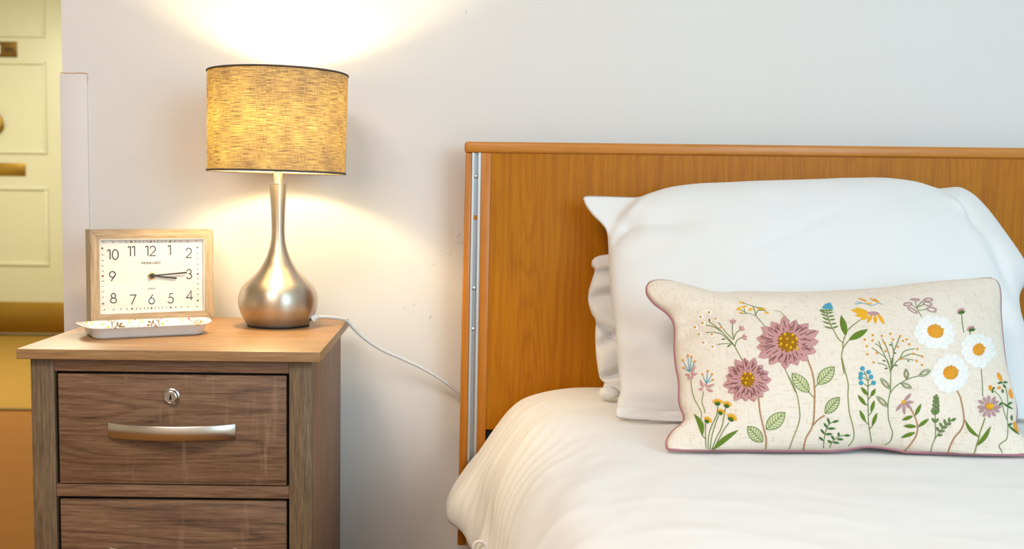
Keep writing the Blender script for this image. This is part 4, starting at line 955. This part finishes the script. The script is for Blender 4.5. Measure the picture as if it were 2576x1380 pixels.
LEAVES(s, C6, [((650, 990), (545, 720))], 15, 'leafgreen', 'leaf', 0.0016, 0.10); LEAVES(s, C6, [((785, 1175), (1110, 925))], 14, 'leafgreen', 'leaf', 0.0016, -0.03)
# tall fern flower with blue top and yellow cone flower
s = STEM([(C4, [(545, 480), (560, 570), (600, 690), (660, 800), (710, 890), (770, 945)]), (C4, [(1010, 635), (910, 710), (840, 780), (800, 870), (775, 960), (775, 1030)]), (C4, [(865, 905), (800, 990), (770, 1050), (755, 1150), (770, 1250), (790, 1380)]), (C7, [(705, 0), (740, 150), (785, 330), (782, 480), (800, 700), (840, 850), (858, 960), (850, 1040), (790, 1130)])], 'stem', 'tall pale stem carrying the blue tipped fern and yellow cone flower', w=2.6)
LEAVES(s, C4, [((545, 505), (640, 492)), ((545, 505), (450, 492)), ((550, 540), (638, 525)), ((550, 540), (455, 505)), ((565, 585), (655, 572)), ((560, 580), (470, 545)), ((580, 632), (670, 622)), ((575, 632), (490, 595)), ((605, 690), (688, 675)), ((600, 690), (495, 652)), ((635, 745), (710, 715)), ((630, 752), (515, 722))], 4.6, 'stemgreen')
LEAVES(s, C4, [((600, 462), (598, 395)), ((585, 465), (500, 440)), ((590, 470), (480, 462)), ((575, 455), (520, 415)), ((570, 450), (555, 400)), ((590, 460), (575, 395)), ((560, 465), (630, 440)), ((560, 470), (640, 465)), ((550, 455), (615, 415))], 6.5, 'blue', 'petal', 0.0016)
LEAVES(s, C4, [((815, 840), (750, 570)), ((865, 905), (1118, 765))], 17, 'leafgreen', 'leaf', 0.0016)
LEAVES(s, C4, [((1120, 530), (945, 468)), ((1110, 550), (895, 500)), ((1110, 565), (945, 572)), ((1130, 575), (1018, 628)), ((1180, 565), (1115, 668)), ((1225, 565), (1225, 685)), ((1265, 555), (1350, 690)), ((1100, 530), (900, 490))], 9.5, 'yellow', 'petal', 0.0016)
x, y = C4(1200, 542); MB().add(dome(CS, x, y, 15, 4.6, 0.0024, 16, 0.06)).build('flower_centre', M['mauve_pale'], s)
# small bee
s = STEM([(C4, [(940, 412), (1050, 400), (1100, 412), (1180, 430), (1270, 400), (1320, 418)]), (C4, [(960, 378), (1050, 400)])], 'blue', 'small stitched dragonfly near the cushion top', name='embroidered_insect', w=1.8)
for a, b in (((1110, 375), (985, 330)), ((1150, 335), (1280, 390)), ((1210, 340), (1275, 385))): LEAVES(s, C4, [(a, b)], 4.5, 'orange', 'wing')
LEAVES(s, C4, [((1085, 405), (1180, 405))], 4, 'yellow', 'body')
# dotted spray, centre right
s = STEM([(C4, [(1440, 1380), (1420, 1290), (1380, 1180), (1320, 1050), (1270, 925)]), (C4, [(1430, 1300), (1380, 1170), (1280, 1090), (1175, 1015)]), (C4, [(1450, 1290), (1425, 1150), (1380, 1010), (1320, 895)]), (C4, [(1460, 1290), (1480, 1080), (1520, 970), (1560, 870)]), (C4, [(1480, 1080), (1450, 935)]), (C4, [(1390, 1280), (1330, 1245), (1255, 1230)]), (C4, [(1310, 1040), (1270, 990), (1225, 960)]),
          (C5, [(65, 1220), (120, 1130), (170, 1080), (215, 1000), (270, 970), (360, 957)]), (C5, [(170, 1080), (260, 1040), (330, 1022), (440, 1045)]), (C5, [(180, 1085), (260, 1085), (350, 1102)]), (C7, [(1350, 0), (1335, 150), (1330, 300), (1325, 440), (1300, 560), (1300, 750), (1330, 880), (1355, 960), (1330, 1060), (1255, 1120)]),
          (C8, [(45, 400), (110, 320), (200, 260), (300, 210), (415, 178)])], 'stemgreen', 'branching green spray dotted with orange knots', w=2.2)
for p in ((1190, 843), (1315, 853), (1432, 825), (1570, 855), (1078, 905), (1187, 915), (1470, 905), (1610, 922), (1660, 903), (1352, 952), (1105, 996), (1537, 1006), (1695, 970), (1113, 1108), (1248, 1088), (1368, 1065), (1202, 1220), (1580, 1170)):
    x, y = C4(*p); MB().add(dome(CS, x, y, 3.2, 3.0, 0.0018, 8)).build('french_knot', M['orange'], s)
for p in ((395, 958), (346, 1018), (458, 1055), (387, 1113), (455, 1163)):
    x, y = C5(*p); MB().add(dome(CS, x, y, 3.2, 3.0, 0.0018, 8)).build('french_knot', M['orange'], s)
LEAVES(s, C4, [((1450, 985), (1415, 968)), ((1480, 1085), (1515, 1095)), ((1365, 1205), (1325, 1190)), ((1400, 1300), (1350, 1310)), ((1490, 1260), (1535, 1265)), ((1670, 1190), (1695, 1210))], 4, 'deepgreen')
LOOPS(s, C7, [((1325, 400), (1200, 262)), ((1300, 630), (1148, 492)), ((1465, 330), (1600, 385)), ((1535, 275), (1528, 140))], 12); LOOPS(s, C8, [((415, 180), (562, 105))], 14)
# blue grape flower
s = STEM([(C7, [(1040, 370), (1035, 280), (990, 170)]), (C7, [(1035, 285), (980, 250)]), (C7, [(1040, 370), (980, 325)]), (C7, [(1035, 290), (1075, 255)]), (C7, [(1015, 215), (965, 200)]), (C7, [(1045, 360), (1100, 325)]), (C7, [(1040, 370), (1040, 600), (1045, 800), (1060, 930), (1085, 1080)]), (C7, [(1045, 530), (1085, 480)]), (C7, [(1045, 740), (1090, 690)]), (C7, [(1060, 910), (1105, 860)]), (C7, [(1035, 610), (1010, 590)]), (C7, [(1040, 850), (1005, 815)])], 'stemgreen', 'upright green stem with bright blue grape flowers', w=2.2)
for p in ((968, 135), (1048, 182), (948, 205), (945, 255), (1080, 243), (950, 320), (1112, 320)):
    x, y = C7(*p); o = MB().add(dome(CS, x, y, 6.2, 6.0, 0.0020, 10)).build('blue_bud', M['blue'], s)
LEAVES(s, C7, [((1035, 475), (950, 375)), ((1080, 490), (1135, 395)), ((1010, 605), (910, 475)), ((1080, 690), (1120, 545)), ((1005, 815), (932, 670)), ((1095, 865), (1155, 705))], 10, 'leafgreen', 'leaf', 0.0016)
# small leafy twigs
s = STEM([(C7, [(468, 1155), (475, 1050), (490, 960), (515, 890), (550, 840), (600, 815)]), (C7, [(550, 1150), (570, 1090), (610, 1045), (665, 1005), (740, 990)])], 'stemgreen', 'pair of small leafy green twigs at the cushion bottom', w=2.2)
LEAVES(s, C7, [((545, 850), (520, 765)), ((580, 825), (668, 802)), ((515, 895), (470, 832)), ((515, 905), (625, 905)), ((480, 975), (428, 910)), ((490, 980), (582, 972)), ((465, 1060), (408, 1012)), ((605, 1050), (565, 990)), ((575, 1085), (515, 1058)), ((665, 1005), (660, 950)), ((735, 995), (812, 992)), ((640, 1040), (725, 1045)), ((590, 1080), (672, 1092))], 6.2, 'deepgreen', 'leaf', 0.0014)
# small mauve star flower with leaves
s = STEM([(C8, [(305, 590), (345, 660), (380, 740), (400, 830), (390, 920), (350, 1000), (290, 1080), (235, 1140)])], 'brownstem', 'brown stem with dark green leaves and small mauve star flower', w=3.4)
LEAVES(s, C8, [((370, 685), (445, 540)), ((335, 695), (200, 745)), ((410, 830), (542, 730)), ((380, 828), (218, 820)), ((365, 905), (185, 970))], 10, 'leafgreen', 'leaf', 0.0016)
LEAVES(s, C8, [((228, 500), (318, 405)), ((240, 520), (352, 515)), ((240, 535), (325, 600)), ((222, 540), (230, 675)), ((205, 530), (120, 630))], 9, 'mauve_pale', 'petal', 0.0016)
x, y = C8(218, 517); MB().add(dome(CS, x, y, 5.5, 5, 0.0026, 10)).build('flower_centre', M['yellow'], s)
# outlined wheat sprigs
s = STEM([(C8, [(635, 440), (630, 600), (625, 760), (630, 900), (620, 990), (590, 1060), (575, 1120), (572, 1190)]), (C8, [(625, 985), (680, 900), (740, 820), (810, 770), (880, 735)])], 'stemgreen', 'outlined green wheat sprigs', w=2)
LOOPS(s, C8, [((640, 470), (640, 415)), ((632, 490), (605, 440)), ((640, 500), (668, 455)), ((630, 540), (598, 490)), ((640, 545), (672, 500)), ((628, 590), (592, 540)), ((640, 595), (675, 545)), ((628, 640), (585, 590)), ((638, 640), (675, 590)), ((625, 680), (572, 620)), ((635, 670), (675, 620)), ((625, 780), (585, 720)), ((630, 775), (665, 725)), ((650, 940), (718, 935)), ((670, 890), (748, 885)), ((670, 885), (645, 835)), ((715, 840), (685, 780)), ((715, 850), (780, 830)), ((760, 805), (740, 735)), ((765, 805), (830, 790)), ((805, 770), (805, 715)), ((830, 755), (890, 725))], 5.5, 'stemgreen')
# white daisies
b = STEM([(C8, [(880, 320), (905, 370), (950, 460), (975, 580), (995, 700), (990, 790), (950, 880), (880, 960), (835, 1040), (800, 1130), (785, 1200)])], 'brownstem', 'brown stem under the lower white daisy', w=3.8)
STEM([(C8, [(1215, 90), (1230, 250), (1235, 440)])], 'stemgreen', 'thin green stem between white daisy and pink daisy', w=2.2)
for C, c, rx, ry, cr, lab, rot in ((C5, (620, 740), 56, 44, (22, 17), 'large white daisy nearest the cushion top', 0.35), (C5, (1172, 975), 47, 44, (15.5, 15.5), 'white daisy near the right edge', 0.5), (C5, (815, 1270), 50, 52, (20, 18), 'lower white daisy on a brown stem', 0.0)):
    fl = FLOWER(C, c, rx, ry, 13, 27, 0.25, 'white', lab, cr[0], cr[1], 'orange', dark=None, lift=0.0014, layers=2, a0=0.2, rot=rot)
    rnd = random.Random(3); pts = []
    for k in range(16): a = k * 2.4; r_ = math.sqrt((k + .5) / 16) * 85 * cr[0] / 20; pts.append((c[0] + math.cos(a) * r_, c[1] + math.sin(a) * r_ * cr[1] / cr[0]))
    DOTS(fl, C, pts, 2.6, 'yellow', lift=0.0082)
# mauve loop umbel and thistle buds
s = STEM([(C5, [(455, 545), (420, 490), (390, 420), (372, 345)]), (C5, [(395, 425), (430, 375), (490, 325)]), (C5, [(400, 420), (440, 405), (480, 385)]), (C5, [(410, 462), (470, 455), (520, 442)]), (C5, [(395, 440), (360, 415), (330, 395)])], 'stemgreen', 'small green umbel with mauve loops above white daisy', w=2)
for c, rx, ry, ro in (((275, 385), 10, 4, -.1), ((370, 325), 11, 2, .05), ((540, 325), 10, 3.4, 0), ((528, 378), 10.5, 4.5, .15), ((582, 452), 11, 5.6, .2), ((335, 462), 13, 3.5, .5)):
    cx, cy = C5(*c); pts = [(cx + rx * math.cos(a) * math.cos(ro) - ry * math.sin(a) * math.sin(ro), cy + rx * math.cos(a) * math.sin(ro) + ry * math.sin(a) * math.cos(ro)) for a in [2 * math.pi * k / 12 for k in range(13)]]
    MB().add(stroke(CS, pts, 3.6 * PX, 0.0006, 2)).build('petal_loop', M['mauve_pale'], s)
s = STEM([(C5, [(965, 510), (975, 630), (995, 745)]), (C5, [(1075, 735), (1072, 770)])], 'stemgreen', 'two thistle buds beside the white daisies', w=2.2)
for c in ((965, 490), (1095, 715)):
    for k in (-70, -45, -20, 5, 30, 55):
        a = R(-115 + k); LEAVES(s, C5, [(c, (c[0] + 70 * math.cos(a), c[1] + 62 * math.sin(a)))], 4, 'mauve', 'petal')
    for k in (-80, -40, 0, 40, 80):
        a = R(-105 + k); LEAVES(s, C5, [((c[0], c[1] + 12), (c[0] + 50 * math.cos(a), c[1] + 34 * math.sin(a)))], 5, 'deepgreen', 'sepal', 0.0018)
# pink daisy on the right with leaves
s = STEM([(C8, [(1265, 720), (1235, 810), (1200, 910), (1180, 1000), (1150, 1090), (1120, 1220)])], 'stem', 'pale stem with two long leaves under the pink daisy', w=3)
LEAVES(s, C8, [((1185, 960), (1010, 745))], 10, 'leafgreen', 'leaf', 0.0016, -0.10); LEAVES(s, C8, [((1165, 1070), (1335, 830))], 12, 'leafgreen', 'leaf', 0.0016, 0.06)
FLOWER(C8, (1318, 575), 31, 29, 12, 9.5, 0.28, 'mauve_pale', 'small pink daisy with golden centre near the right edge', 10, 8, 'yellow', lift=0.0016, rot=0.5)
# yellow bud plant on the far right
s = STEM([(C8, [(1490, 1215), (1480, 1140), (1445, 1085), (1475, 1040), (1545, 985), (1560, 850), (1550, 700), (1560, 560), (1550, 430), (1530, 340), (1490, 270)]), (C8, [(1545, 740), (1510, 640), (1490, 540), (1460, 450), (1385, 370)]), (C8, [(1560, 560), (1490, 520)])], 'stemgreen', 'green stem with yellow buds along the right edge', w=2.4)
LEAVES(s, C8, [((1480, 245), (1425, 135)), ((1340, 345), (1325, 300)), ((1355, 350), (1315, 335)), ((1455, 345), (1440, 315)), ((1610, 470), (1580, 345)), ((1690, 900), (1635, 765))], 11, 'orange', 'bud', 0.0020)
LEAVES(s, C8, [((1490, 260), (1425, 275)), ((1500, 260), (1555, 262)), ((1365, 350), (1390, 325)), ((1360, 355), (1365, 400)), ((1490, 350), (1495, 400)), ((1560, 545), (1615, 515)), ((1490, 520), (1440, 560)), ((1500, 530), (1620, 605)), ((1610, 750), (1605, 680)), ((1560, 810), (1620, 790)), ((1570, 820), (1700, 930)), ((1530, 330), (1500, 290))], 6, 'deepgreen', 'leaf', 0.0014)
